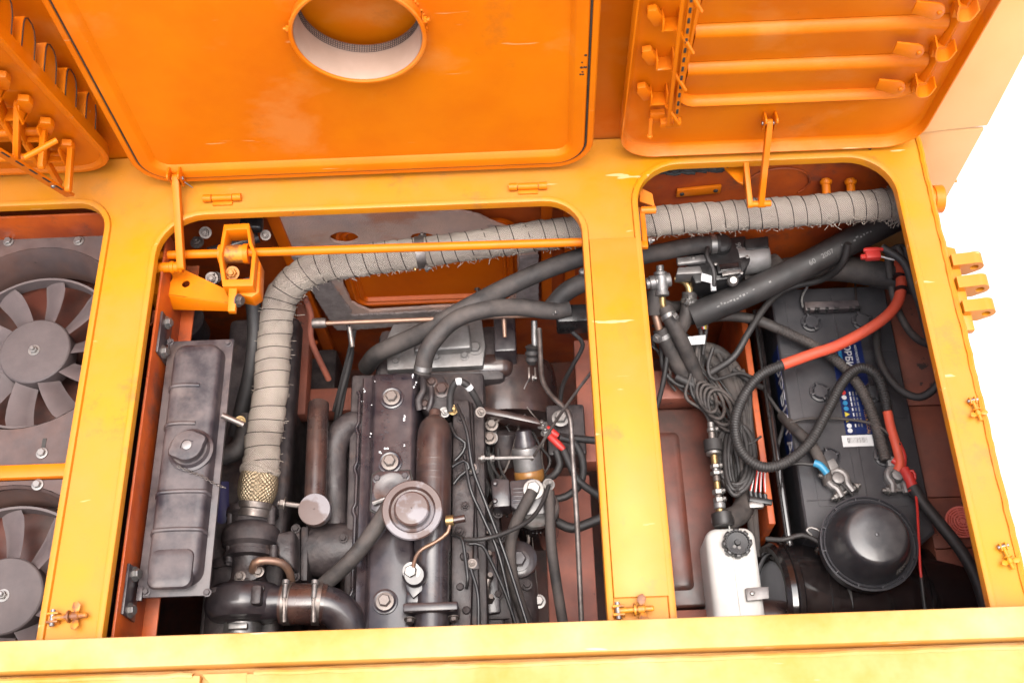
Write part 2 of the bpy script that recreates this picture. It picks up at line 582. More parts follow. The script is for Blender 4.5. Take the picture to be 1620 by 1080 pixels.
M['concrete'] = mat('pale_concrete', (.72, .71, .70), (.66, .65, .64), .9, scale=.8, bump=.2, bscale=30)
M['palewall'] = mat('overexposed_orange_panel', (.84, .46, .17), (.84, .40, .12), .35, .5, scale=3.5, coat=.3, chips=((.5, .28, .12), 30, .76))  # same orange enamel as the wall, its blown-out brightness painted into the colour
# ------------------------------------------------------------------ ground, cab wall, deck, bay shell
def fill_plate(name, outer, holes, z, thick, m, parent=None, kind=None, to3=None, smooth=30):
    """flat plate with holes: 2-D outlines; to3 maps (x, y, h) to 3-D, plate spans h = 0 .. -thick"""
    to3 = to3 or (lambda x, y, h: V(x, y, z + h))
    bm = bmesh.new()
    edges = []
    for loop in [outer] + holes:
        vs_ = [bm.verts.new((p[0], p[1], 0)) for p in loop]
        edges += [bm.edges.new((vs_[i], vs_[(i + 1) % len(vs_)])) for i in range(len(vs_))]
    bmesh.ops.triangle_fill(bm, use_beauty=True, use_dissolve=False, edges=edges)
    r = bmesh.ops.extrude_face_region(bm, geom=bm.faces[:])
    for v in r['geom']:
        if isinstance(v, bmesh.types.BMVert):
            v.co.z -= thick
    for v in bm.verts:
        v.co = to3(v.co.x, v.co.y, v.co.z)
    return finish(bm, name, m, parent, smooth, kind)

def sweep(name, outline, prof, to3, m, parent=None, closed=True, smooth=50):
    """sweep a small profile (offset outward, height) along a 2-D closed outline"""
    n = len(outline)
    P = [Vector((p[0], p[1])) for p in outline]
    Q = []
    for p in P:
        if not Q or (p - Q[-1]).length > 1e-6:
            Q.append(p)
    P = Q
    n = len(P)
    nor = []
    for i in range(n):
        t = P[(i + 1) % n] - P[i - 1]
        t.normalize()
        nor.append(Vector((t.y, -t.x)))
    bm = bmesh.new()
    loops = [[to3(p.x + q.x * o, p.y + q.y * o, h) for p, q in zip(P, nor)] for (o, h) in prof]
    b_loft(bm, loops + [loops[0]], cap=(False, False))
    bmesh.ops.remove_doubles(bm, verts=bm.verts[:], dist=1e-6)
    return finish(bm, name, m, parent, smooth)

g = box('ground', (0, 0, -1.76), (120, 120, .1), M['concrete'], None, 0)
g['kind'] = 'structure'

YW = 1.15
cabwall = thing('cab_wall', (0, YW, -.6), 'orange painted upright cab wall behind the opened hatch lids', 'cab wall')
o = box('wall_panel', (-.385, YW + .02, .44), (2.09, .04, 1.2), M['paint'], cabwall, .003)
o = box('lower_wall_panel', (-.3325, YW + .021, -.66), (2.196, .04, .98), M['paint'], cabwall, .003)
# side panel right of the lids, tilt added so it catches more skylight
def lean_pt(px_, py_, lean=20):
    r = ray(px_, py_); s_ = math.tan(R(lean)); t = (YW - .006 + s_ * CAM_H) / (r[1] - s_ * r[2])
    return r * t + V(0, 0, CAM_H)
prism('sky_tilted_side_panel', [lean_pt(1425, 214), lean_pt(1562, 199), lean_pt(1700, -65), lean_pt(1480, -70)], V(0, .004, -.0015), M['palewall'], cabwall, .001)
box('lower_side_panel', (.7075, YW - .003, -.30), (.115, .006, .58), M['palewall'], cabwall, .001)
bm = bmesh.new()
b_tube(bm, [V(.64 + k * .013, YW - .001 + rnd.uniform(-.0006, .0006), -.163 + rnd.uniform(-.001, .001)) for k in range(11)], .003, 6)
finish(bm, 'weld_seam', M['paint'], cabwall)

# deck with three hatch openings
to_deck = lambda x, y, h: V(x, y, h)
OPEN = {'left': rrect(-1.16, -.668, .18, 1.062, (.03, .03, .055, .055), 8),
        'mid': rrect(-.586, .095, .18, 1.030, (.03, .03, .062, .075), 8),
        'right': rrect(.180, .599, .18, 1.092, (.03, .03, .075, .075), 8)}
deck = thing('deck_frame', (0, .7, -.05), 'yellow-orange worn deck frame with bars around the three hatch openings', 'deck frame')
fill_plate('deck_plate', rrect(-1.3, .650, .10, YW - .003, .004, 2), list(OPEN.values()), 0, .006, M['deck'], deck)
for k, oo in OPEN.items():
    dp_ = -.010
    sweep('opening_rim', oo, [(.006, dp_), (.007, .001), (.0055, .0045), (.001, .0055), (-.003, .0035), (-.004, -.001), (-.004, dp_)], to_deck, M['deck'], deck)
box('removable_crossbar', (.1385, .668, .0025), (.0735, .566, .005), M['deck'], deck, .0015)
box('deck_side_skirt', (.6465, .62, -.016), (.006, 1.05, .02), M['deck'], deck, .001)
# welded outer lip along the right bar
bm = bmesh.new()
b_tube(bm, [V(.6485 + rnd.uniform(-.0008, .0008), .2 + k * .012, .0005 + rnd.uniform(-.001, .001)) for k in range(79)], .0045, 6)
finish(bm, 'edge_weld', M['deck'], deck)
# frame channels that hang under the bars
for (nm, x, sgn, w_) in (('channel_web', -.582, 1, .11), ('channel_web', -.672, -1, .10), ('channel_web', .099, -1, .06)):
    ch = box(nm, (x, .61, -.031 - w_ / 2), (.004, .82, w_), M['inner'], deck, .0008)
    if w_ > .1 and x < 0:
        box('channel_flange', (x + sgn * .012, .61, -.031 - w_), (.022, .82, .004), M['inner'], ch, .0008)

# bright front beam, just above the deck, in front of everything
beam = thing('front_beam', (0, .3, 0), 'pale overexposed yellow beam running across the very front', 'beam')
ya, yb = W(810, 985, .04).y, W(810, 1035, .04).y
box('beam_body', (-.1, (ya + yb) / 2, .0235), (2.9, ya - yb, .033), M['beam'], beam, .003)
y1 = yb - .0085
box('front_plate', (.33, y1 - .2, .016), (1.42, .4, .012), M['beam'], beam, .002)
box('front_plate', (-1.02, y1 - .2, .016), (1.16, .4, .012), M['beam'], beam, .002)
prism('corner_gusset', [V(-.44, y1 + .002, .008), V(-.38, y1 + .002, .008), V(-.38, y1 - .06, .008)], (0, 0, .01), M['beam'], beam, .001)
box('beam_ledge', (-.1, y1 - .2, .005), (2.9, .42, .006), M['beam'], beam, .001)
bm = bmesh.new()
for (xa, xb) in ((-1.5, -.45), (-.37, 1.0)):
    b_tube(bm, [V(xa + (xb - xa) * k / 60, y1 + rnd.uniform(-.001, .001), .0215 + rnd.uniform(-.0008, .0008)) for k in range(61)], .0035, 6)
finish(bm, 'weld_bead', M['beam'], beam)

# bay shell
def shell(name, c, s, m, label, cat):
    o = box(name, c, s, m, None, .001)
    o['kind'] = 'structure'
    return o
shell('bay_floor', (-.205, .66, -.80), (2.03, 1.0, .02), M['oxidefloor'], '', '')
shell('bay_wall_front', (-.205, .155, -.42), (2.03, .02, .74), M['oxide'], '', '')
shell('bay_wall_left', (-1.2, .66, -.42), (.02, .98, .74), M['oxide'], '', '')
o = prism('bay_wall_right', [V(.6375, .14, -.008), V(.6435, .14, -.008), V(.806, .14, -.42), V(.806, .14, -.80), V(.80, .14, -.80), V(.80, .14, -.42)], V(0, 1.0, 0), M['oxide'], None, 0)
o['kind'] = 'structure'
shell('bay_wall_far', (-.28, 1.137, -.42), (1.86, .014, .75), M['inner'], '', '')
shell('bay_wall_far_lower', (.725, 1.1365, -.6), (.15, .014, .38), M['paint'], '', '')
# painted outer skin of the flared side, just outside the bay wall
prism('side_skin', [V(.6445, .10, -.028), V(.6480, .10, -.028), V(.8105, .10, -.42), V(.8105, .10, -.82), V(.8070, .10, -.82), V(.8070, .10, -.421)], V(0, 1.035, 0), M['deck'], deck, .001)
# ------------------------------------------------------------------ hatch lids
class Lid:
    def __init__(s, y0, z0, lean):
        s.y0, s.z0 = y0, z0
        s.u = V(0, math.sin(R(lean)), math.cos(R(lean)))
        s.n = V(0, -math.cos(R(lean)), math.sin(R(lean)))
        s.o = V(0, y0, z0)
    def __call__(s, x, u, n=0.0):
        return s.o + V(x, 0, 0) + s.u * u + s.n * n
    def px(s, px, py, n=0.0):
        """(x, u) of a photo pixel on the lid plane raised by n"""
        r = ray(px, py)
        c = V(0, 0, CAM_H)
        q = s.o + s.n * n
        t = (q - c).dot(s.n) / r.dot(s.n)
        p = c + r * t
        return p.x, (p - s.o - s.n * n).dot(s.u)

def hinge(parent, x, y, z, w=.022, m=None):
    h = lathe('hinge', [(.0055, -w), (.0055, w)], (x, y, z), (1, 0, 0), m or M['paint'], parent, 14)
    for s in (-1, 1):
        lathe('hinge_knuckle', [(.0062, -w * .42), (.0062, w * .42)], (x + s * w * 1.5, y, z), (1, 0, 0), m or M['paint'], h, 14)
    box('hinge_leaf', (x, y - .004, z - .006), (w * 2, .014, .004), m or M['paint'], h, .0008)

# ---- middle lid: plain dished panel with a round intake collar
A = Lid(1.090, .014, 0)
mid = thing('hatch_lid', (-.25, 1.09, .0), 'large plain orange hatch lid with round white-lined intake hole, middle', 'hatch lid', 'opened hatch lids')
x0, x1, u0, u1 = -.617, .114, 0.0, .62
def ro(i):
    return rrect(x0 + i, x1 - i, u0 + i, u1 - i, max(.012, .062 - i), 8)
steps = [(0, -.004), (0, .004), (.002, .006), (.0095, .006), (.0105, .004), (.0135, .004), (.0145, .0075), (.016, .009), (.031, .009), (.034, .0075), (.040, 0)]
bm = bmesh.new()
b_loft(bm, [[A(p[0], p[1], n) for p in ro(i)] for i, n in steps], cap=(False, False))
finish(bm, 'lid_rim', M['paint'], mid)
sl = [(.0104, .0045), (.0112, .0062), (.0128, .0062), (.0136, .0045)]
bm = bmesh.new()
b_loft(bm, [[A(p[0], p[1], n) for p in ro(i)] for i, n in sl], cap=(False, False))
finish(bm, 'rubber_seal', M['seal'], mid)
cx, cu = A.px(567, 42)
cr = .0880
circ = [(cx + cr * math.cos(2 * math.pi * k / 48), cu + cr * math.sin(2 * math.pi * k / 48)) for k in range(48)]
fill_plate('lid_panel', ro(.040), [circ], 0, .003, M['paint'], mid, to3=lambda x, y, h: A(x, y, h))
cc = A(cx, cu, 0)
fr = Matrix.Translation(cc) @ frame(A.n)
bm = bmesh.new()
b_lathe(bm, [(.0865, -.046), (.0905, -.046), (.0905, .016), (.0925, .017), (.0930, .0195), (.0915, .0215), (.0885, .0215), (.0868, .0195), (.0865, .015)], fr, 64, (False, False))
collar = finish(bm, 'intake_collar', M['paint'], mid)
bm = bmesh.new()
b_lathe(bm, [(.0862, .0185), (.0862, -.044)], fr, 64, (False, False))
finish(bm, 'collar_lining', M['whitein'], collar)
bm = bmesh.new()
for k in range(150):
    a = 2 * math.pi * k / 150
    c, s = math.cos(a), math.sin(a)
    b_tube(bm, [fr @ V(.0845 * c, .0845 * s, -.030), fr @ V(.0845 * c, .0845 * s, -.043)], .00045, 4, False)
for h in (-.030, -.0335, -.037, -.0405, -.043):
    b_tube(bm, [fr @ V(.0843 * math.cos(a), .0843 * math.sin(a), h) for a in [2 * math.pi * k / 64 for k in range(65)]], .00045, 4, False)
finish(bm, 'wire_mesh', M['mesh'], collar, kind='stuff')
bm = bmesh.new()
for k in range(70):
    a = R(rnd.uniform(0, 360))
    b_lathe(bm, [(.0025, 0), (.0018, .002)], fr @ Matrix.Translation(V(.0918 * math.cos(a), .0918 * math.sin(a), 0)), 6)
finish(bm, 'weld_bead', M['paint'], collar, kind='stuff')
for pxy in ((457, 47), (672, 33)):
    q = A.px(*pxy, .01)
    d = (A(q[0], q[1]) - cc).normalized()
    bolt(cc + d * .092 + A.n * .009, d, .0048, M['paint'], collar, 'nut', 'lug_nut')
for px_ in ((352, 312), (835, 294)):
    p = W(*px_, .006)
    hinge(mid, p.x, p.y - .002, .0075, .016)
# rust spots / scuffs on the rim
for pxy, n in (((922, 108), 9), ((790, 284), 14)):
    bm = bmesh.new()
    q = A.px(*pxy, .0093)
    for k in range(n):
        dx, du = (rnd.gauss(0, .004), rnd.gauss(0, .010)) if pxy[0] > 900 else (rnd.gauss(0, .030), rnd.gauss(0, .002))
        b_lathe(bm, [(rnd.uniform(.0008, .0026), 0), (.0004, .0004)], Matrix.Translation(A(q[0] + dx, q[1] + du, .0092)) @ frame(A.n), 7)
    finish(bm, 'rust_scuff', M['wire'], mid, kind='stuff')

def stay(parent, top, bot, w=.012, t=.004, name='stay_bar'):
    """flat stay bar between two points, broad side toward the camera"""
    a, b = Vector(top), Vector(bot)
    z = (b - a); L = z.length; z.normalize()
    x = V(1, 0, 0); x = (x - z * x.dot(z)).normalized(); y = z.cross(x)
    pts = []
    for s0, cc_ in ((180, a), (0, b)):
        for k in range(7):
            an = R(s0 + 180 * k / 6)
            pts.append(cc_ + y * 0 + (x * t) * 0 + (z * math.sin(an) + y * math.cos(an)) * w / 2)
    return prism(name, [p - x * t / 2 for p in pts], x * t, M['paint'], parent, .0006)

def clevis(parent, p, w=.014, h=.030, n=V(0, -1, 0), u=UP):
    c = None
    for s in (-1, 1):
        pts = [p + V(s * w / 2, 0, 0) + n * (-.012) + u * (-h / 2), p + V(s * w / 2, 0, 0) + n * .006 + u * (-h / 2)]
        pts += [p + V(s * w / 2, 0, 0) + n * (.006 + .006 * math.sin(R(a))) + u * (h / 2 - .006 + .006 * (1 - math.cos(R(a))) * .9) for a in (0, 45, 90, 135, 180)]
        pts += [p + V(s * w / 2, 0, 0) + n * (-.012) + u * (h / 2)]
        q = prism('clevis_ear' if c else 'clevis', pts, V(.003, 0, 0) * s, M['paint'], c or parent, .0005)
        c = c or q
    lathe('clevis_pin', [(.0032, -w * .85), (.0032, w * .85)], p, (1, 0, 0), M['zinc'], c, 10)
    return c

# stay of the middle lid
q = A.px(279, 280, .015)
pt = A(q[0], q[1], .018)
clevis(mid, pt)
pb = W(283, 421, -.028)
stay(mid, pt, V(pt.x + .001, pb.y, pb.z), .014, .011)
tube('cotter_pin', [pt + V(.012, -.004, -.004), pt + V(.022, -.006, -.018)], .0009, M['zinc'], mid, 6)

# ---- right lid with louvre blades
B = Lid(1.118, .012, -6)
rl = thing('hatch_lid', (.4, 1.118, 0), 'opened orange louvred hatch lid on the right with levers and closed slats', 'hatch lid', 'opened hatch lids')
bx0, bx1 = .158, .640
def rb(i, e=0, rr=.06):
    return rrect(bx0 + i, bx1 - i, 0 + i, .60 - i, max(.012, rr - i), 8)
steps = [(.004, -.012), (0, -.010), (0, .0175), (.0008, .019), (.0028, .019), (.0036, .0175), (.0060, .003), (.009, .0006), (.012, 0)]
bm = bmesh.new()
b_loft(bm, [[B(p[0], p[1], n) for p in rb(i)] for i, n in steps], cap=(False, False))
finish(bm, 'lid_rim', M['paint'], rl)
xl, ul = B.px(1082, 163)
xr, ur = B.px(1440, 143)
ub = (ul + ur) / 2
hole = rrect(xl - .012, xr + .012, ub - .004, .57, (.03, .04, .02, .02), 8)
fill_plate('lid_panel', rb(.012), [hole], 0, .003, M['paint'], rl, to3=lambda x, y, h: B(x, y, h))
sweep('opening_ridge', hole, [(.004, -.006), (.005, .002), (.003, .007), (-.001, .0085), (-.005, .006), (-.008, -.002), (-.008, -.010)], lambda x, y, h: B(x, y, h), M['paint'], rl)
us = [B.px(1250, y)[1] for y in (154, 97, 40)]
pitch = (us[2] - us[0]) / 2
nb = 9
for k in range(-0, nb):
    a = us[0] + pitch * k
    b = a + pitch
    prof = []
    for j in range(21):
        t = j / 20
        n_ = -.008 + .012 * (t / .84) if t < .84 else .004 - .011 * (1 - math.sqrt(max(0, 1 - ((t - .84) / .16) ** 2)))
        prof.append((a + pitch * (.015 + t * .975), n_))
    back = [(u, n - .0025) for (u, n) in prof[::-1]]
    bm = bmesh.new()
    b_loft(bm, [[B(x, u, n) for (u, n) in prof + back] for x in (xl - .004, xr + .004)])
    sl = finish(bm, 'louvre_slat', M['paint'], rl, 50)
    # left crank channel and tab
    z = a + pitch * .52
    xc = B.px(1036, 90)[0]
    for (dx, w_, dn, dd, hh) in ((-.012, .0025, .013, .026, .020), (.011, .0025, .013, .026, .026),):
        box('crank_channel_side', B(xc + dx + .012, z - .006, dn), (w_, dd, hh), M['paint'], sl, .0005, Matrix.Rotation(R(-6), 3, 'X'))
    box('crank_channel_base', B(xc + .0115, z - .016, .013), (.024, .026, .0025), M['paint'], sl, .0005, Matrix.Rotation(R(-6), 3, 'X'))
    hx = [(math.cos(R(t)) * .0125, math.sin(R(t)) * .018) for t in (20, 90, 160, 200, 270, 340)]
    prism('crank_tab', [B(xc - .010 + p, z + .002 + q_ - p * .8, .006) for p, q_ in hx], B.n * .010, M['paint'], sl, .0008)
    # connecting arm up to the link bar
    tube('crank_arm', [B(xc + .023, z - .012, .028), B(xc + .034, z - .030, .034), B(xc + .044, z - .05, .036)], .0030, M['paint'], sl, 6, curve=False)
    # right tab with rivet and strap
    xt = B.px(1424 + (us[0] - a) * -520, 118)[0] if False else xr - .010
    arc = [(.013 * math.cos(R(t)), .0165 * math.sin(R(t))) for t in range(-90, 91, 20)]
    tabp = [(-.032, .012), (-.032, -.012)] + [(p, q_) for p, q_ in arc]
    tb = prism('pivot_tab', [B(xt - .022 + p, z - .008 + q_ - p * .35, .014) for p, q_ in tabp], B.n * .003, M['paint'], sl, .0006)
    bolt(B(xt - .016, z - .010, .017), B.n, .0038, M['paint'], tb, 'dome', 'rivet')
    cur = [B(xt - .004, z + .022, .012), B(xt - .001, z + .004, .014), B(xt + .006, z - .008, .015), B(xt + .022, z - .009, .013), B(xt + .030, z + .006, .008)]
    bm = bmesh.new()
    pa = catmull(cur, .004)
    for s1, s2 in zip(pa, pa[1:]):
        vs_ = [bm.verts.new(v) for v in (s1, s2, s2 + B.n * .020, s1 + B.n * .020)]
        bm.faces.new(vs_)
    bmesh.ops.remove_doubles(bm, verts=bm.verts[:], dist=1e-5)
    bmesh.ops.solidify(bm, geom=bm.faces[:], thickness=.0022)
    finish(bm, 'pivot_strap', M['paint'], sl)
    box('strap_foot', B(xt + .020, z - .020, .004), (.028, .014, .020), M['paint'], sl, .001, Matrix.Rotation(R(-6), 3, 'X'))
# link bars with slots along the cranks
pa, pb_ = B.px(1064, 196, .03), B.px(1088, 0, .03)
dirv = (B(*pb_, .03) - B(*pa, .03)).normalized()
a3 = B(*pa, .030)
Ltot = .56
for off, w_ in ((-.007, .005), (.004, .007)):
    side = V(1, 0, 0)
    bm = bmesh.new()
    b_prism(bm, [a3 + side * (off - w_ / 2), a3 + side * (off + w_ / 2), a3 + side * (off + w_ / 2) + dirv * Ltot, a3 + side * (off - w_ / 2) + dirv * Ltot], B.n * .004)
    bevel_all(bm, .0008)
    lk = finish(bm, 'link_bar', M['paint'], rl)
    if off > 0:
        k = .02
        while k < Ltot - .02:
            box('link_slot', a3 + side * off + dirv * k + B.n * .0042, (.0035, .0012, .011), M['seal'], lk, .0003, Matrix.Rotation(R(-6), 3, 'X'))
            k += .0215
        for k in range(9):
            bolt(a3 + side * (off + .004) + dirv * (.012 + k * pitch), V(1, 0, 0), .003, M['paint'], lk, 'dome', 'link_pin')
box('link_clevis', B(pa[0] - .002, pa[1] - .006, .024), (.032, .012, .012), M['paint'], rl, .001)
box('link_guide', B(pa[0] - .022, pa[1] - .004, .012), (.022, .010, .020), M['paint'], rl, .001)
q = B.px(1029, 180, .01)
lathe('locking_peg', [(.003, 0), (.003, .030), (.0045, .031), (.0045, .034)], B(q[0], q[1], .02), V(0, -.25, -1), M['paint'], rl, 10)
for px_ in ((1083, 226), (1285, 216)):
    p = W(*px_, .006)
    hinge(rl, p.x, p.y, .0075, .014)
# stay of the right lid
q = B.px(1217, 193, .012)
pt = B(q[0], q[1], .014)
clevis(rl, pt, .014, .028)
pb = W(1213, 322, -.03)
stay(rl, pt, V(pt.x - .002, pb.y, pb.z), .013, .009)
pa2 = W(1180, 256, -.004)
px2 = W(1186, 322, -.03)
stay(rl, V(px2.x - .003, pa2.y, pa2.z), V(px2.x, pb.y, pb.z), .013, .008)
lathe('stay_pin', [(.0052, 0), (.0052, .022), (.0065, .0225), (.0065, .026), (.0052, .0262), (.0052, .036)], V(px2.x - .002, pb.y, pb.z), (1, 0, 0), M['paint'], rl, 14)

# ---- left lid, slats open, seen at its right end
Cc = Lid(1.120, .012, -13)
ll = thing('hatch_lid', (-.9, 1.12, 0), 'opened orange louvred hatch lid on the far left with slats swung out', 'hatch lid', 'opened hatch lids')
lx0, lx1 = -1.16, -.655
def rc(i):
    return rrect(lx0 + i, lx1 - i, 0 + i, .62 - i, max(.012, .07 - i), 8)
steps = [(.004, -.016), (0, -.014), (0, .004), (.002, .006), (.009, .006), (.012, .003), (.014, 0)]
bm = bmesh.new()
b_loft(bm, [[Cc(p[0], p[1], n) for p in rc(i)] for i, n in steps], cap=(False, False))
finish(bm, 'lid_rim', M['paint'], ll)
hole = rrect(lx0 + .03, -.748, .055, .58, .02, 6)
fill_plate('lid_panel', rc(.014), [hole], 0, .003, M['paint'], ll, to3=lambda x, y, h: Cc(x, y, h))
for k, (ex_, ey_) in enumerate(((132, 172), (102, 135), (66, 97), (24, 57), (-20, 14), (-66, -30))):
    xe, ue = Cc.px(ex_, ey_, -.040)
    xe = lx1 - .004
    prof = [(-.022, -.006), (-.020, -.045), (-.014, -.060), (-.004, -.066), (.012, -.068), (.020, -.064), (.024, -.056), (.025, -.040), (.025, -.020), (.024, -.006)]
    bm = bmesh.new()
    b_loft(bm, [[Cc(x, ue - .012 + du, n) for du, n in prof] for x in (lx0 + .04, xe - .004, xe)])
    bevel_all(bm, .0012, 2, 40)
    sl = finish(bm, 'louvre_slat', M['paint'], ll)
    # end plate seam
    sweep('end_gasket', [(p[0], p[1]) for p in [(ue - .012 + du * .8 + .002, n * .9 - .004) for du, n in prof]], [(0, 0), (.0012, 0), (.0012, .0012), (0, .0012)],
          lambda x, y, h, xe=xe: Cc(xe + h, x, y), M['seal'], sl)
    z = ue - .03
    xc = -.722
    for (dx, dd, hh) in ((-.015, .028, .026), (.013, .028, .032)):
        box('crank_channel_side', Cc(xc + dx, z - .006, .015), (.003, dd, hh), M['paint'], sl, .0005, Matrix.Rotation(R(-13), 3, 'X'))
    box('crank_channel_base', Cc(xc - .001, z - .019, .015), (.031, .028, .003), M['paint'], sl, .0005, Matrix.Rotation(R(-13), 3, 'X'))
    hx = [(math.cos(R(t)) * .0145, math.sin(R(t)) * .021) for t in (20, 90, 160, 200, 270, 340)]
    prism('crank_tab', [Cc(xc + .022 + p, z + .004 + q_ + p * .7, .006) for p, q_ in hx], Cc.n * .010, M['paint'], sl, .0008)
    box('crank_arm', Cc(xc - .016, z - .040, .034), (.007, .012, .056), M['paint'], sl, .0006, Matrix.Rotation(R(-4), 3, 'X'))
# long slotted link bar, bent lever and lower bars in front
pA, pB = Cc.px(2, 240, .075), Cc.px(112, 308, .075)
a3, b3 = Cc(*pA, .075), Cc(*pB, .075)
dv = (b3 - a3).normalized()
a3 = a3 - dv * .25
wv = dv.cross(V(0, 1, 0)).normalized()
L_ = (b3 - a3).length
bm = bmesh.new()
b_prism(bm, [a3 - wv * .007, a3 + wv * .007, b3 + wv * .007, b3 - wv * .007], V(0, -.004, 0))
bevel_all(bm, .0008)
lk = finish(bm, 'link_bar', M['paint'], ll)
k = .03
while k < L_ - .012:
    p = a3 + dv * k
    prism('link_slot', [p + dv * s + wv * t for s, t in ((-.009, .0035), (.009, .0035), (.009, .0065), (-.009, .0065))], V(0, -.0048, 0), M['seal'], lk, 0)
    k += .032
bolt(a3 + dv * (L_ - .045) + V(0, -.004, 0), V(0, -1, 0), .0035, M['zinc'], lk, 'dome', 'link_pin')
tube('lever_rod', [Cc(*Cc.px(38, 250, .08), .08), Cc(*Cc.px(90, 222, .05), .05)], .0045, M['paint'], ll, 10)
for pp, nn in (((28, 165, 26, 252), .05), ((70, 205, 66, 262), .05), ((113, 232, 108, 298), .06)):
    p1, p2 = Cc(*Cc.px(pp[0], pp[1], .012), .012), Cc(*Cc.px(pp[2], pp[3], nn + .02), nn + .02)
    stay(ll, p1, p2, .012, .008, 'drop_arm')
for v in (207, 247):
    xx, uu = Cc.px(40, v, .01)
    bm = bmesh.new()
    b_tube(bm, [Cc(lx0 + .05, uu, .012), Cc(-.705, uu, .012)], .007, 12)
    finish(bm, 'cross_rod', M['paint'], ll)
p = W(100, 262, .006)
hinge(ll, p.x, p.y, .0075, .016)
# ------------------------------------------------------------------ left bay: two cooling fans in a shroud
ZS = -.105
shroud = thing('fan_shroud', (-.9, .7, ZS), 'dusty brown metal shroud plate with round fan openings, left bay', 'fan shroud')
FANS = []
for (hx_, hy_) in ((55, 555), (6, 942)):
    c = W(hx_, hy_, ZS - .035)
    FANS.append(c)
RO, RI = .168, .147
def arc_circle(c, r, n=48):
    return [(c.x + r * math.cos(2 * math.pi * k / n), c.y + r * math.sin(2 * math.pi * k / n)) for k in range(n)]
yd = W(50, 748, ZS).y          # divider between both fans
for i, c in enumerate(FANS):
    ylo, yhi = ((yd + .012, 1.075) if i == 0 else (.17, yd - .012))
    out = rrect(-1.19, -.682, ylo, yhi, .004, 2)
    cen = V(c.x, c.y + (.012 if i == 0 else .004), 0)
    ro_ = min(RO, yhi - cen.y - .006, cen.y - ylo - .006)
    hole = [p for p in arc_circle(cen, ro_)]
    pl = fill_plate('shroud_plate', out, [hole], ZS, .004, M['brownplate'], shroud)
    bm = bmesh.new()
    b_lathe(bm, [(ro_ - .001, ZS), (ro_ - .004, ZS - .006), (RI + .012, ZS - .022), (RI + .004, ZS - .045), (RI + .004, ZS - .075)], Matrix.Translation(V(cen.x, cen.y, 0)), 56, (False, False))
    finish(bm, 'shroud_funnel', M['brownplate'], pl)
# bolts and slots
for (bx_, by_) in ((14, 383), (125, 382), (67, 717), (60, 767)):
    p = W(bx_, by_, ZS)
    box('bolt_slot', (p.x, p.y + .012, ZS + .0006), (.006, .026, .001), M['seal'], shroud, 0)
    bolt((p.x, p.y, ZS + .001), UP, .0062, M['zinc'], shroud, 'hex', 'bolt', .3)
box('divider_bar', (-.93, yd, ZS + .004), (.50, .022, .014), M['paint'], shroud, .003)
tag(box('cooler_core', (-.93, .62, ZS - .125), (.50, .9, .03), M['oxidefloor'], None, .002), 'dark red-brown radiator panel lying beneath the two cooling fans', 'radiator')
tag(box('shroud_backplate', (-.915, 1.068, -.075), (.47, .004, .07), M['inner'], None, .001), 'dusty orange upright sheet behind the brown fan shroud', 'metal sheet')

def make_fan(c, spin, label):
    f = thing('cooling_fan', c, label, 'fan', 'cooling fans in the left bay')
    bm = bmesh.new()
    hr = 57 * S(55, 555, ZS - .03)
    b_lathe(bm, [(hr * .96, -.034), (hr, -.030), (hr, -.004), (hr * .985, -.0005), (hr * .95, .0012), (hr * .5, .002), (.001, .002)], Matrix.Translation(c), 48, (True, False))
    finish(bm, 'hub', M['hub'], f)
    bolt(c + V(0, 0, .002), UP, .0065, M['zinc'], f, 'nut', 'hub_nut')
    NB = 10
    for k in range(NB):
        a = spin + 2 * math.pi * k / NB
        rows = []
        for j in range(7):
            t = j / 6
            r = hr * .93 + (RI - .010 - hr * .93) * t
            sweep_ = .10 * t * t
            half = (.0148 + .0065 * t) if t < .98 else .0185
            row = []
            for s in (-1, -.5, 0, .5, 1):
                tt = s * half
                ang = a + sweep_ + tt / r
                zz = -.014 - s * (.0115 - .003 * t) + .003 * (1 - s * s)
                row.append(c + V(r * math.cos(ang), r * math.sin(ang), zz))
            rows.append(row)
        bm = bmesh.new()
        vv = [[bm.verts.new(p) for p in row] for row in rows]
        for p_, q_ in zip(vv, vv[1:]):
            for i in range(4):
                bm.faces.new((p_[i], p_[i + 1], q_[i + 1], q_[i]))
        bmesh.ops.solidify(bm, geom=bm.faces[:], thickness=.0026)
        finish(bm, 'blade', M['blade'], f, 50)
    bm = bmesh.new()
    b_lathe(bm, [(RI - .011, -.024), (RI - .007, -.024), (RI - .007, .000), (RI - .011, .000), (RI - .011, -.024)], Matrix.Translation(c), 64, (False, False))
    finish(bm, 'blade_ring', M['fan'], f)
    return f
make_fan(FANS[0], .16, 'grey-brown ten-bladed cooling fan showing its whole hub, upper of the two')
make_fan(FANS[1], .35, 'grey-brown cooling fan cut by the picture corner, lower of the two')
# motor bodies under the fans
for c in FANS:
    for k in range(3):
        a = R(40 + 120 * k)
        pass
tag(ptube('motor_cable', [(150, 590, ZS - .05), (138, 592, ZS - .08), (120, 600, ZS - .10)], 4, M['rubber']), 'small dark cable beside the upper cooling fan', 'cable')

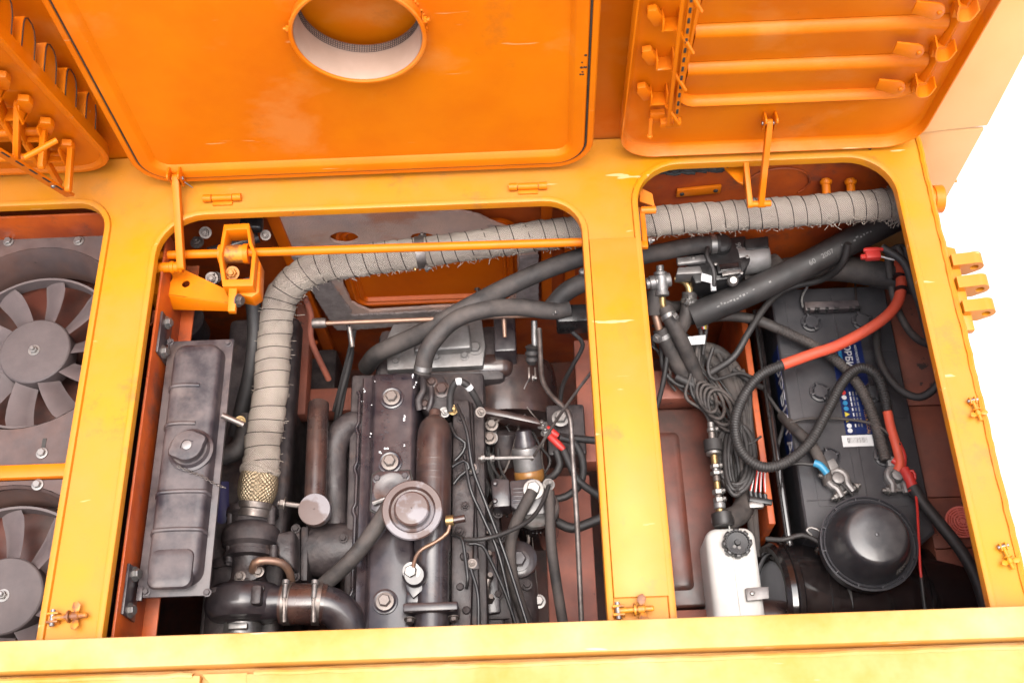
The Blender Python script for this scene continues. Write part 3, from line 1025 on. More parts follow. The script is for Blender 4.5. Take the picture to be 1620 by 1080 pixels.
# ------------------------------------------------------------------ expansion tank on two arms
ZT = -.078
tank = thing('expansion_tank', W(295, 740, ZT), 'long black pressed-steel expansion tank with round filler cap', 'tank')
c0, c1, c2, c3 = W(262, 537, ZT), W(366, 539, ZT), W(334, 944, ZT), W(222, 942, ZT)
tx0, tx1 = (c0.x + c3.x) / 2, (c1.x + c2.x) / 2
ty0, ty1 = (c2.y + c3.y) / 2, (c0.y + c1.y) / 2
box('tank_flange', ((tx0 + tx1) / 2, (ty0 + ty1) / 2, ZT - .003), (tx1 - tx0, ty1 - ty0, .006), M['tank'], tank, .001)
def tl(i, z, r, sx=0.0, top=None):
    y1_ = ty1 - i - .004 if top is None else top
    return [V(p[0], p[1], z) for p in rrect(tx0 + i + sx, tx1 - i, ty0 + i + .004, y1_, r, 6)]
lp = [tl(.010, ZT, .022, .004), tl(.011, ZT + .003, .022, .004), tl(.0125, ZT + .014, .020, .004), tl(.015, ZT + .019, .017, .004), tl(.019, ZT + .0215, .013, .004), tl(.028, ZT + .022, .010, .004)]
tb = loft('tank_body', lp, M['tank'], tank)
lo = [[V(p.x, p.y, ZT - (p.z - ZT) * 2.2 - .0065) for p in L] for L in lp]
loft('tank_lower_body', lo, M['tank'], tank)
# stamped ribs and lower pocket
for (pa, pb) in (((262, 612), (318, 608)), ((258, 672), (318, 668)), ((247, 779), (335, 776)), ((243, 839), (330, 836))):
    a, b = W(*pa, ZT + .022), W(*pb, ZT + .022)
    ww = tx1 - tx0
    long_ = pb[0] - pa[0] > 70
    xa, xb = (tx0 + .016, tx1 - .012) if long_ else (tx0 + .016, tx0 + ww * .62)
    y = (a.y + b.y) / 2
    pts = [V(xa, y - .004, ZT + .009), V(xa + .004, y - .001, ZT + .0195), V(xa + .010, y, ZT + .0220), V((xa + xb) / 2, y + .001, ZT + .0222)]
    pts += [V(xb - .008, y, ZT + .0220), V(xb - .002, y, ZT + .018), V(xb + .002, y - .002, ZT + .009)] if long_ else [V(xb, y, ZT + .0215)]
    tube('stamped_rib', pts, .0034, M['tank'], tb, 8)
py0, py1 = W(280, 925, ZT + .022).y, W(280, 868, ZT + .022).y
def pk(i, z, r):
    return [V(p[0], p[1], z) for p in rrect(tx0 + .021 + i, tx1 - .020 - i, py0 + i - .004, py1 - i, r, 6)]
loft('tank_pocket', [pk(-.001, ZT + .019, .012), pk(.001, ZT + .0245, .012), pk(.004, ZT + .026, .010), pk(.012, ZT + .0265, .006)], M['tank'], tb)
# filler neck and cap with ears
cp = W(302, 712, ZT + .0225)
lathe('filler_neck', [(.034, -.004), (.034, .002), (.030, .004), (.027, .010)], cp, UP, M['tank'], tank, 36)
capz = cp + V(0, 0, .010)
er = []
for k in range(48):
    a = 2 * math.pi * k / 48
    er.append((.0235 + .0055 * max(0, math.cos(2 * (a - R(25)))) ** 6) )
cap_l = [[capz + V(er[k] * s * math.cos(2 * math.pi * k / 48), er[k] * s * math.sin(2 * math.pi * k / 48), z) for k in range(48)] for s, z in ((1, 0), (1.03, .002), (1.03, .009), (.97, .0115), (.5, .0125), (.36, .0125), (.34, .0105), (.05, .0105))]
fc = loft('filler_cap', cap_l, M['tank'], tank)
lathe('cap_rivet', [(.007, 0), (.007, .0016), (.004, .002)], capz + V(0, 0, .0105), UP, M['alu'], fc, 20)
# chain
a, b = W(283, 738, ZT + .032), W(358, 772, ZT + .004)
pth = catmull([a, a.lerp(b, .3) + V(0, 0, .002), W(318, 752, ZT + .026), W(340, 765, ZT + .021), b], .0042)
for i in range(0, len(pth) - 1):
    bm = bmesh.new()
    d = (pth[i + 1] - pth[i]).normalized()
    mt = Matrix.Translation(pth[i]) @ frame(d) @ Matrix.Rotation(R(90 * (i % 2)), 4, 'Z')
    b_tube(bm, [mt @ V(.0016 * math.cos(t), 0, .0033 * math.sin(t)) for t in [2 * math.pi * q_ / 8 for q_ in range(9)]], .0006, 5, False)
    finish(bm, 'chain_link', M['steel'], fc)
# mounting arms and bolts
for (ax, ay, bx_, by_) in ((222, 541, 268, 546), (180, 941, 226, 939)):
    a, b = W(ax, ay, ZT + .001), W(bx_, by_, ZT + .001)
    arm = box('mounting_arm', ((-.572 + b.x) / 2, (a.y + b.y) / 2, ZT + .001), (b.x + .572, .020, .006), M['tank'], tank, .001)
    box('arm_foot', (-.5775, a.y, ZT + .010), (.004, .072, .050), M['tank'], arm, .001)
    for s in (-1, 1):
        bolt((-.575, a.y + s * .026, ZT + .014), V(1, 0, .25), .0075, M['zinc'], arm, 'hex', 'bolt', .2)
for (bx_, by_) in ((269, 541), (361, 543), (328, 937), (231, 936)):
    bolt(W(bx_, by_, ZT), UP, .0042, M['tank'], tank, 'hex', 'flange_bolt')
# side nipple with thin hose
ptube('nipple', [(352, 657, ZT + .012), (366, 663, ZT + .010), (386, 672, ZT + .006)], 5, M['steel'], tank)

# radiator core and header under the tank
rad = thing('radiator', W(270, 700, -.33), 'dark grey radiator core standing below the expansion tank', 'radiator')
box('core', (-.50, .66, -.50), (.10, .66, .30), M['iron'], rad, .004)
box('header_tank', (-.485, .66, -.335), (.13, .70, .05), M['iron'], rad, .012, None, 3)
lathe('header_neck', [(.036, 0), (.036, .05), (.040, .052), (.040, .06), (.030, .061)], W(302, 530, -.31), UP, M['iron'], rad, 28)
p = W(250, 985, -.31)
lathe('lower_header_pipe', [(.042, -.06), (.042, .10), (.046, .10), (.046, .115)], V(-.50, p.y - .02, -.32), V(0, 1, 0), M['iron'], rad, 28)
# wires along the channel
for (a, b, c) in (((250, 545), (236, 620), (236, 650)), ((236, 690), (222, 700), (233, 725)), ((216, 775), (206, 790), (213, 812))):
    tag(ptube('thin_wire', [(a[0] - 8, a[1], -.10), (b[0] + 12, b[1], -.10), (c[0] + 2, c[1], -.115), (c[0] + 22, c[1] + 4, -.14)], 1.3, M['wire'], seg=6),
        {545: 'thin brown wire at the upper end of the orange channel', 690: 'thin brown wire beside the filler cap level on the channel', 775: 'thin brown wire low on the orange channel'}[a[1]], 'wire')
p = W(228, 510, -.10)
clip = tube('wire_clip', [p + V(-.02, 0, 0), p + V(.012, -.004, 0), p + V(.016, .004, .006), p + V(.018, .016, .010)], .0028, M['inner'], None, 8)
tag(clip, 'bent orange wire clip sticking out above the expansion tank', 'clip')
# ------------------------------------------------------------------ middle bay: far wall, torsion rod, exhaust pipe
# burlap mat with the orange recess hatch
YF = 1.118
def wf(px_, py_, dy=0):
    return WY(px_, py_, YF - dy)
mat_ = thing('insulation_mat', wf(680, 420), 'dusty burlap insulation mat on the far wall of the middle bay', 'insulation mat')
rec = [wf(553, 372), wf(818, 355), wf(820, 462), wf(800, 476), wf(590, 490), wf(566, 478), wf(550, 455)]
inner2d = [(p.x, p.z) for p in (wf(548, 385), wf(543, 440), wf(556, 470), wf(585, 484), wf(800, 470), wf(818, 452), wf(819, 360))]
out2d = [(p.x, p.z) for p in (wf(432, 325), wf(500, 325), wf(560, 325), wf(640, 325), wf(730, 325), wf(760, 333), wf(790, 348), wf(818, 356), wf(850, 362), wf(850, 478), wf(780, 486), wf(700, 494), wf(620, 499), wf(545, 505), wf(530, 506), wf(512, 470), wf(486, 430), wf(463, 388))]
random.seed(3)
def rough_edge(poly, amp, step=.006):
    out = []
    n = len(poly)
    for i in range(n):
        a = Vector(poly[i]); b = Vector(poly[(i + 1) % n])
        m_ = max(1, int((b - a).length / step))
        for k in range(m_):
            p = a.lerp(b, k / m_)
            out.append((p.x + random.uniform(-amp, amp), p.y + random.uniform(-amp, amp)))
    return out
holes = []
for (hx_, hy_, rx_, rz_) in ((545, 367, .026, .020), (668, 367, .022, .017)):
    p = wf(hx_, hy_)
    holes.append([(p.x + rx_ * math.cos(2 * math.pi * k / 28) + random.uniform(-.001, .001), p.z + rz_ * math.sin(2 * math.pi * k / 28)) for k in range(28)])
fill_plate('burlap', rough_edge(out2d, .0012), [rough_edge(inner2d, .0008)] + holes, 0, .006, M['felt'], mat_, to3=lambda x, z, h: V(x, YF - .001 - h * -1 - .006, z))
for (hx_, hy_) in ((545, 367), (668, 367)):
    p = wf(hx_, hy_)
    d = lathe('cup_washer', [(.027, 0), (.025, .003), (.012, .0025), (.006, .002)], V(p.x, 1.1285, p.z), V(0, -1, 0), M['inner'] if hx_ < 600 else M['seal'], mat_, 28)
    bolt(V(p.x + .002, 1.125, p.z - .006), V(0, -1, -.1), .006, M['zinc'] if hx_ > 600 else M['inner'], d, 'nut', 'bolt')
# frayed lower grey hem
hem = [wf(530, 500), wf(548, 488), wf(700, 481), wf(852, 468), wf(852, 486), wf(700, 500), wf(560, 510), wf(534, 511)]
fill_plate('grey_hem', rough_edge([(p.x, p.z) for p in hem], .0018, .004), [], 0, .006, M['feltgrey'], mat_, to3=lambda x, z, h: V(x, YF - .011 + h, z))
hem = [wf(462, 392), wf(500, 394), wf(528, 440), wf(556, 480), wf(548, 506), wf(530, 506), wf(490, 440)]
fill_plate('grey_hem', rough_edge([(p.x, p.z) for p in hem], .0015, .004), [], 0, .006, M['feltgrey'], mat_, to3=lambda x, z, h: V(x, YF - .0135 + h, z))
hem = [wf(822, 395), wf(851, 392), wf(851, 470), wf(815, 474)]
fill_plate('grey_hem', rough_edge([(p.x, p.z) for p in hem], .0012, .004), [], 0, .006, M['feltgrey'], mat_, to3=lambda x, z, h: V(x, YF - .0135 + h, z))
bm = bmesh.new()
for k in range(240):
    t = k / 240
    p = wf(775 + 80 * t + random.uniform(-2, 2), 346 + 16 * t)
    b_tube(bm, [p + V(0, -.012, 0), p + V(random.uniform(-.006, .006), -.016, random.uniform(-.008, .004))], .0005, 4, False)
for k in range(160):
    t = k / 160
    p = wf(535 + 315 * t, 505 - 22 * t)
    b_tube(bm, [p + V(0, -.009, 0), p + V(random.uniform(-.004, .004), -.012, random.uniform(-.008, .002))], .0005, 4, False)
finish(bm, 'frayed_threads', M['feltgrey'], mat_, kind='stuff')

# recess hatch panel in the far wall
hp = thing('inspection_hatch', wf(685, 430), 'orange pressed inspection panel framed by the burlap mat', 'hatch')
xa, xb = wf(547, 440).x, wf(818, 440).x
za, zb = wf(690, 479).z, wf(690, 375).z + .05
def rr2(i):
    return rrect(xa + i, xb - i, za + i, zb - i, max(.006, .035 - i), 7)
bm = bmesh.new()
st = [(-.004, .010), (.004, .010), (.006, .016), (.009, .017), (.012, .016), (.014, .011), (.018, .011), (.020, .015), (.023, .015), (.027, .008), (.04, .008)]
b_loft(bm, [[V(p[0], 1.129 - d, p[1]) for p in rr2(i)] for i, d in st], cap=(False, True))
finish(bm, 'pressed_panel', M['redorange'], hp)
bolt(WY(755, 457, 1.120), V(0, -1, 0), .004, M['zinc'], hp, 'nut', 'stud')

# orange posts left and right of the mat
for nm, pa, pb, w_, lab in (('wall_brace', (425, 330, 1.10), (520, 555, 1.10), .022, 'slanted orange brace left of the burlap mat'),
                            ('wall_post', (865, 318, 1.10), (865, 482, 1.10), .020, 'upright orange post right of the burlap mat'),
                            ('corner_post', (900, 318, 1.122), (902, 470, 1.122), .020, 'darker orange corner post beside the centre deck bar')):
    a, b = WY(*pa), WY(*pb)
    d = (b - a).normalized(); s = d.cross(V(0, 1, 0)).normalized() * w_ / 2
    tag(prism(nm, [a - s, a + s, b + s, b - s], V(0, .018, 0), M['redorange'], None, .0015), lab, 'post')
a = WY(483, 560, 1.08)
cl = thing('cable_clamp', a, 'small orange bracket with a clip at the foot of the slanted brace', 'bracket')
box('clamp_plate', a + V(0, 0, .030), (.05, .02, .004), M['inner'], cl, .001)
box('clamp_web', a + V(.016, .005, 0), (.016, .016, .07), M['inner'], cl, .002)
bolt(WY(497, 541, 1.06), V(0, -1, 0), .006, M['inner'], cl, 'nut')

# torsion rod with clamp and gusset bracket
ZR = -.045
rod = thing('torsion_rod', W(600, 392, ZR), 'long orange hinge rod spanning the middle opening', 'rod')
a, b = W(248, 404, ZR), W(928, 383, ZR)
rr_ = 7.0 * S(600, 392, ZR)
lathe('rod_shaft', [(rr_, 0), (rr_, (b - a).length)], a, b - a, M['paint'], rod, 18)
br = thing('rod_bracket', W(375, 420, ZR - .01), 'orange clamp bracket with a bolt gripping the hinge rod', 'bracket')
p = W(371, 402, ZR)
# open box clamp: three-sided frame seen end-on
def frame_ring(name, pix_out, inset, z, depth, parent):
    o_ = [W(*q_, z) for q_ in pix_out]
    c = sum(o_, V(0, 0, 0)) / len(o_)
    i_ = [c + (v - c) * inset for v in o_]
    return ring_with_hole(name, o_, i_, V(0, 0, -depth), M['paint'], parent, .0008)
frame_ring('clamp_body', [(349, 385), (354, 355), (394, 353), (398, 383), (405, 400), (400, 452), (352, 453), (345, 405)], .80, ZR + .022, .035, br)
lathe('clamp_sleeve', [(.0135, -.016), (.0150, -.016), (.0150, .016), (.0135, .016)], p, b - a, M['rust'], br, 22)
for s in (-1, 1):
    lathe('sleeve_collar', [(.0165, -.004), (.0165, .004)], p + (b - a).normalized() * s * .020, b - a, M['paint'], br, 22)
bolt(W(368, 432, ZR + .004), V(0, -.5, 1), .0075, M['rust'], br, 'nut', 'clamp_bolt')
prism('bracket_plate', [W(402, 398, ZR), W(412, 415, ZR), W(410, 462, ZR), W(398, 470, ZR), W(372, 465, ZR), W(398, 452, ZR)], (0, 0, -.03), M['paint'], br, .002)
prism('bracket_tongue', [W(362, 452, ZR + .016), W(375, 452, ZR + .016), W(372, 492, ZR + .008), W(360, 492, ZR + .008)], (0, 0, -.010), M['paint'], br, .001)
bolt(W(377, 475, ZR + .005), V(1, -.3, .3), .0075, M['steel'], br, 'hex')
gs = thing('gusset_arm', W(290, 450, ZR - .03), 'orange folded gusset arm with two round holes below the rod', 'bracket')
g_top = [(244, 411), (366, 462), (368, 478), (238, 462)]
oz = ZR - .025
def zpl(q_):
    return W(q_[0], q_[1], oz)
go = [zpl(q_) for q_ in ((240, 402), (268, 415), (362, 460), (361, 480), (236, 463))]
hs = []
for (hx_, hy_, rr0) in ((263, 440, .0105), (294, 449, .0066)):
    c = zpl((hx_, hy_))
    hs.append([(c.x + rr0 * math.cos(2 * math.pi * k / 24), c.y + rr0 * math.sin(2 * math.pi * k / 24)) for k in range(24)])
fill_plate('arm_top', [(v.x, v.y) for v in go], hs, oz, .003, M['paint'], gs)
prism('arm_front', [zpl((236, 463)), zpl((361, 480)), zpl((361, 480)) + V(0, -.006, -.016), zpl((236, 463)) + V(0, -.012, -.034)], V(0, .003, 0), M['paint'], gs, .0008)
tag(lathe('pivot_stub', [(.0085, 0), (.0085, .030), (.010, .031), (.010, .036), (.0085, .037), (.0085, .045), (.010, .046), (.010, .050)], W(240, 424, ZR + .012), V(1, 0, 0), M['paint'], None, 18),
    'short orange pivot stub at the left end of the gusset arm', 'pivot')
for (bx_, by_) in ((312, 384), (340, 440)):
    bolt(W(bx_, by_, -.13), UP, .008, M['steel'], gs, 'nut')
tag(box('lifting_eye_cap', W(398, 355, -.09), (.04, .03, .02), M['plastic'], None, .008, None, 3), 'black rubber lump behind the rod clamp', 'rubber mount')

# wrapped exhaust pipe: turbo -> bend -> along the far wall -> out under the centre bar -> right side
exh = thing('exhaust_pipe', W(440, 560, -.2), 'exhaust pipe bandaged in grey cloth and bound with wire', 'exhaust pipe')
Epx = [(412, 752, -.235), (416, 700, -.225), (428, 620, -.205), (434, 540, -.19), (446, 470, -.165), (492, 428, -.135), (560, 414, -.125), (660, 400, -.118), (790, 382, -.112), (900, 366, -.108), (1000, 353, -.106), (1100, 345, -.105), (1250, 335, -.104), (1350, 327, -.103), (1432, 321, -.103)]
Epts = [W(*q_) for q_ in Epx]
path = catmull(Epts, .004)
Ltot = sum((b - a).length for a, b in zip(path, path[1:]))
r0 = 24 * S(700, 400, -.12)
from mathutils import noise as mnoise
def wrap_r(l, a):
    s = (l / .036 - a / (2 * math.pi)) % 1.0
    return 1.0 + .075 * s + .06 * mnoise.noise(V(l * 40, math.cos(a) * 1.5, math.sin(a) * 1.5)) + .035 * mnoise.noise(V(l * 170, math.cos(a) * 4, math.sin(a) * 4)) - (.05 if s < .06 else 0)
def er_(t):
    return r0 * (1.13 - .18 * min(1, t * 2.2)) if t < .455 else r0 * (.95 + .12 * max(0, t - .6))
bm = bmesh.new()
b_tube(bm, path, er_, 40, True, wrap_r)
wrap = finish(bm, 'cloth_wrap', M['cloth'], exh, 60)
# binding wire: a loose helix pressed into the cloth
T, N = tube_frames(path)
hel = []
l = 0
turn = .0235
for i, p in enumerate(path[:-1]):
    sub = 4
    for k in range(sub):
        t = k / sub
        q_ = p.lerp(path[i + 1], t)
        ll_ = l + (path[i + 1] - p).length * t
        an = 2 * math.pi * ll_ / turn + 1.1 * math.sin(ll_ * 23) + .7 * math.sin(ll_ * 61 + 1)
        nn = N[i].lerp(N[i + 1], t).normalized(); tt = T[i].lerp(T[i + 1], t).normalized(); bb = tt.cross(nn)
        rr0 = er_(ll_ / Ltot) * (wrap_r(ll_, an % (2 * math.pi)) + .012)
        hel.append(q_ + (nn * math.cos(an) + bb * math.sin(an)) * rr0)
    l += (path[i + 1] - p).length
bm = bmesh.new()
b_tube(bm, hel, .0008, 5, False)
finish(bm, 'binding_wire', M['wire'], exh)
# loose threads
bm = bmesh.new()
random.seed(11)
for k in range(800):
    i = random.randrange(4, len(path) - 4)
    a = random.gauss(math.pi, 1.2) if random.random() < .7 else random.uniform(0, 6.28)
    bb = T[i].cross(N[i])
    # downward side of the image: -Y
    dirn = (V(0, -1, -.2) + V(random.gauss(0, .5), random.gauss(0, .5), random.gauss(0, .5))).normalized()
    dirn = (dirn - T[i] * dirn.dot(T[i])).normalized()
    s = path[i] + dirn * er_(i / len(path)) * .99
    ln = random.uniform(.002, .007) * (2.2 if random.random() < .06 else 1)
    e1 = s + dirn * ln * .5 + V(random.gauss(0, .002), random.gauss(0, .001), random.gauss(0, .001))
    e2 = e1 + dirn * ln * .3 + V(random.gauss(0, .004), random.gauss(0, .002), -.001)
    b_tube(bm, [s, e1, e2], .00055, 4, False)
finish(bm, 'loose_threads', M['cloth'], exh, kind='stuff')
# frayed end on the right
bm = bmesh.new()
pe, te = path[-1], T[-1]
for k in range(160):
    a = random.uniform(0, 6.28)
    d = (N[-1] * math.cos(a) + te.cross(N[-1]) * math.sin(a))
    s = pe + d * r0 * random.uniform(.8, 1.05) - te * random.uniform(0, .03)
    b_tube(bm, [s, s + d * random.uniform(.001, .006) + te * random.uniform(-.004, .006), s + d * random.uniform(.002, .012) + te * random.uniform(-.01, .01) + V(0, -.003, -.003)], .0006, 4, False)
finish(bm, 'frayed_end', M['cloth'], exh, kind='stuff')
# rolled edge of the wrap, braided flex joint and its collar
p0 = W(412, 742, -.233); p1 = W(404, 796, -.245)
ax = (p1 - p0).normalized()
sc_ = S(405, 770, -.24)
bm = bmesh.new()
fr2 = Matrix.Translation(p0) @ frame(ax)
b_tube(bm, [fr2 @ V(28 * sc_ * math.cos(a), 27 * sc_ * math.sin(a), .006 * math.sin(a * 2 + 1)) for a in [2 * math.pi * k / 40 for k in range(41)]], .0048, 8, False)
finish(bm, 'wrap_cuff', M['cloth'], exh)
bm = bmesh.new()
LL = (p1 - p0).length
b_tube(bm, [p0 + ax * LL * t for t in [k / 14 for k in range(15)]], lambda t: sc_ * (24 + 7.5 * math.sin(math.pi * min(1, t * 1.02)) ** .6), 40)
finish(bm, 'braided_joint', M['braid'], exh)
lathe('flex_collar', [(24 * sc_, 0), (27 * sc_, .003), (27 * sc_, .012), (25 * sc_, .014), (25 * sc_, .026)], p1 - ax * .004, ax, M['steel'], exh, 32)
# hanger clamp where the pipe meets the wall
pc = W(668, 402, -.118)
i = min(range(len(path)), key=lambda k: (path[k] - pc).length)
hg = thing('pipe_hanger', path[i], 'narrow steel strap clamp holding the wrapped pipe under the rod', 'clamp')
bm = bmesh.new()
fm = Matrix.Translation(path[i]) @ frame(T[i])
b_lathe(bm, [(r0 * 1.06, -.008), (r0 * 1.09, -.008), (r0 * 1.09, .008), (r0 * 1.06, .008), (r0 * 1.06, -.008)], fm, 36, (False, False))
finish(bm, 'strap', M['steel'], hg)
bolt(W(675, 424, -.118 + .006), V(.9, -.2, .3), .0045, M['zinc'], hg, 'nut')
bolt(W(657, 426, -.118 + .006), V(-.9, -.2, .3), .0040, M['brass'], hg, 'dome')
bolt(W(668, 375, -.118 + .016), V(0, .2, 1), .005, M['steel'], hg, 'nut')
# ------------------------------------------------------------------ engine
ZC = -.245                                   # top of the valve cover
eng = thing('engine', W(650, 800, -.6), 'oily black diesel engine with long chipped valve cover, middle bay', 'engine')
def wl(pts, z):
    return [W(p[0], p[1], z) for p in pts]
# block and head below the cover
bl = [W(556, 592, -.31), W(765, 588, -.31), W(772, 1010, -.31), W(540, 1010, -.31)]
prism('engine_block', bl, V(0, 0, -.40), M['iron'], eng, .006)
# cover: stepped cross-section swept along Y
ca, cb = W(569, 588, ZC), W(551, 1010, ZC)
xl_ = (ca.x + cb.x) / 2 - .001
yN, yF = cb.y, ca.y
def kx(px_, z=ZC, py_=760):
    return W(px_, py_, z).x
sect = [(xl_ - .006, -.068), (xl_ - .006, -.060), (xl_ + .002, -.058), (xl_ + .003, -.028), (xl_ + .006, -.022), (xl_ + .019, -.020), (xl_ + .023, -.016), (xl_ + .027, -.004), (xl_ + .032, 0),
        (kx(648), .0), (kx(652), -.002), (kx(657), -.012), (kx(660), -.03), (kx(664), -.068)]
stations = [(yN, 0), (yN + .10, 0), (yN + .2, 0), (yF - .02, 0), (yF - .007, -.002), (yF - .001, -.010), (yF, -.03)]
loops = []
for (y, dz) in stations:
    k = 0 if dz == 0 else 1
    loops.append([V(x, y, ZC + (z if dz == 0 else min(z, dz if z > -.05 else z))) for x, z in sect])
vc = loft('valve_cover', loops, M['cover'], eng, smooth=45)
# scalloped skirt edge on the left
pts = []
n = 60
for k in range(n + 1):
    y = yN + (yF - .01 - yN) * k / n
    w_ = .0035 if (k % 10) < 2 else 0
    pts.append(V(xl_ - .006 - w_, y, ZC - .058))
tube('cover_lip', pts, .0035, M['cover'], vc, 8, .01)
# end cap boss bottom left & right shoulder corner
prism('cover_gasket', [V(xl_ - .008, yN, ZC - .069), V(kx(668), yN, ZC - .069), V(kx(668), yF + .004, ZC - .069), V(xl_ - .008, yF + .004, ZC - .069)], V(0, 0, -.006), M['seal'], eng, .0008)
for (bx_, by_) in ((620, 629), (617, 731), (609, 951)):
    p = W(bx_, by_, ZC + .002)
    d = lathe('bolt_dish', [(.0205, -.002), (.0200, .001), (.0175, .0018), (.0150, .0004), (.0100, .0004)], p, UP, M['cover'], vc, 28)
    bolt(p + V(0, 0, .0008), UP, .0098, M['steel'], d, 'hex', 'cover_bolt', rnd.random())
# worn cast lettering, too rubbed to read: low irregular ridges
bm = bmesh.new()
random.seed(4)
for k in range(8):
    p = W(608, 650 + k * 6.2, ZC)
    for q in range(3):
        a = p + V(random.uniform(-.006, .006), random.uniform(-.002, .002), .0002)
        b_tube(bm, [a, a + V(random.uniform(-.005, .005), random.uniform(-.003, .003), .0002)], .0007, 5)
finish(bm, 'cast_lettering', M['cover'], vc, kind='stuff')
# oil filler seat: gasket plate, bowl
pl_ = wl([(590, 752), (600, 746), (648, 745), (651, 760), (646, 790), (636, 812), (604, 815), (587, 806)], ZC + .001)
fs = prism('filler_seat', pl_, V(0, 0, .004), M['cover'], eng, .0012)
prism('seat_gasket', [v + (v - W(620, 780, ZC)).normalized() * .003 - V(0, 0, .0006) for v in pl_], V(0, 0, .0022), M['seal'], fs, .0004)
pb = W(620, 775, ZC + .005)
lathe('filler_bowl', [(.030, 0), (.030, .003), (.026, .003), (.020, .0012), (.012, .0008)], pb, UP, M['brown'], fs, 32)
for (bx_, by_) in ((597, 757), (641, 753)):
    bolt(W(bx_, by_, ZC + .005), UP, .0055, M['cover'], fs, 'hex')
lathe('filler_clip', [(.0045, 0), (.0045, .022)], W(590, 796, ZC + .010), V(1, .3, .1), M['zinc'], fs, 10)
# tall intake/thermostat cylinder along the right of the cover
a, b = W(688, 662, ZC + .002), W(684, 830, ZC - .002)
ax_ = (b - a); Lc = ax_.length; ax_ = ax_.normalized()
rc_ = 28 * S(688, 740, ZC)
ic = lathe('coolant_pipe', [(.008, -.016), (.010, -.014), (.011, -.004), (rc_ * .62, .002), (rc_ * .86, .012), (rc_ * .97, .026), (rc_, .045), (rc_, Lc)], a, ax_, M['brown'], eng, 36)
for k in range(4):
    t = .42 + k * .06
    lathe('pipe_ring', [(rc_ * 1.006, 0), (rc_ * 1.012, .0012), (rc_ * 1.006, .0024)], a + ax_ * Lc * t, ax_, M['brown'], ic, 36, (False, False))
a2, b2 = b, W(683, 960, ZC - .004)
lathe('coolant_pipe', [(rc_ * 1.0, 0), (rc_ * 1.0, (b2 - a2).length * .3), (rc_ * .92, (b2 - a2).length * .36), (rc_ * .92, (b2 - a2).length)], a2, b2 - a2, M['black'], eng, 36)
fl = box('pipe_flange', W(683, 965, ZC + .005), (.085, .014, .05), M['black'], eng, .003)
for dx in (-.034, .034):
    bolt(W(683, 968, ZC + .012) + V(dx, -.008, -.004), V(0, -1, .2), .0065, M['steel'], fl, 'hex')
lathe('coolant_pipe', [(rc_ * .95, 0), (rc_ * .95, .06)], W(683, 968, ZC - .008), b2 - a2, M['black'], eng, 30)
# thermostat / sender block with banjo on top
sb = thing('fuel_sender', W(655, 905, ZC + .01), 'small black sender unit with hex plug near the front of the engine', 'sender')
pz = wl([(637, 905), (648, 893), (668, 897), (678, 915), (672, 935), (655, 950), (645, 935)], ZC + .006)
prism('sender_base', pz, V(0, 0, .014), M['black'], sb, .002)
lathe('sender_body', [(.019, 0), (.019, .012), (.015, .018)], W(657, 910, ZC + .018), V(0, -.2, 1), M['black'], sb, 28)
bolt(W(651, 903, ZC + .034), V(-.1, -.25, 1), .0098, M['zinc'], sb, 'hex', 'hex_plug', .4)
box('sender_foot', W(660, 945, ZC + .008), (.034, .020, .012), M['black'], sb, .004)
# breather cup
bc = thing('breather_cup', W(652, 806, ZC + .05), 'round brown saucer-shaped breather cap on the valve cover', 'breather cap')
pc = W(652, 806, ZC + .075)
sB = S(652, 806, ZC + .075) * .81
tilt = V(.03, -.10, 1)
lathe('saucer', [(.020, -.036), (.022, -.030), (56 * sB, -.012), (59 * sB, -.006), (59.5 * sB, -.001), (57.5 * sB, .0012), (46 * sB, .0015), (44 * sB, -.001), (42 * sB, -.005), (36 * sB, -.006)], pc, tilt, M['rustdisc'], bc, 56)
lathe('dome', [(36 * sB, -.006), (35 * sB, .006), (34 * sB, .0095), (31 * sB, .0115), (15 * sB, .0125), (.001, .0127)], pc, tilt, M['rustdisc'], bc, 48, (False, False))
lathe('neck', [(.024, 0), (.022, .044)], W(640, 795, ZC + .004), (pc - W(640, 795, ZC + .004)), M['brown'], bc, 26)
tag(ptube('breather_hose', [(622, 790, ZC + .040), (605, 818, ZC + .036), (585, 848, ZC + .028), (555, 885, ZC + .012), (512, 925, ZC - .015)], 13, M['rubberdust'], seg=18),
    'dusty grey rubber hose from the breather cap down to the turbo duct', 'hose')
lp_ = thing('fuel_line', W(690, 850, ZC + .03), 'thin curved metal fuel line with a banjo right of the breather cap', 'fuel line')
bj = lathe('banjo', [(.0085, -.006), (.0085, .006)], W(712, 823, ZC + .045), V(1, 0, .1), M['brass'], lp_, 16)
lathe('banjo_stem', [(.0060, 0), (.0060, .020)], W(716, 823, ZC + .045), V(1, .12, .1), M['brown'], bj, 12)
ptube('pipe', [(712, 826, ZC + .045), (708, 842, ZC + .044), (690, 856, ZC + .040), (668, 868, ZC + .038), (658, 880, ZC + .040), (653, 898, ZC + .044)], 3.2, M['copper'], lp_, seg=10)

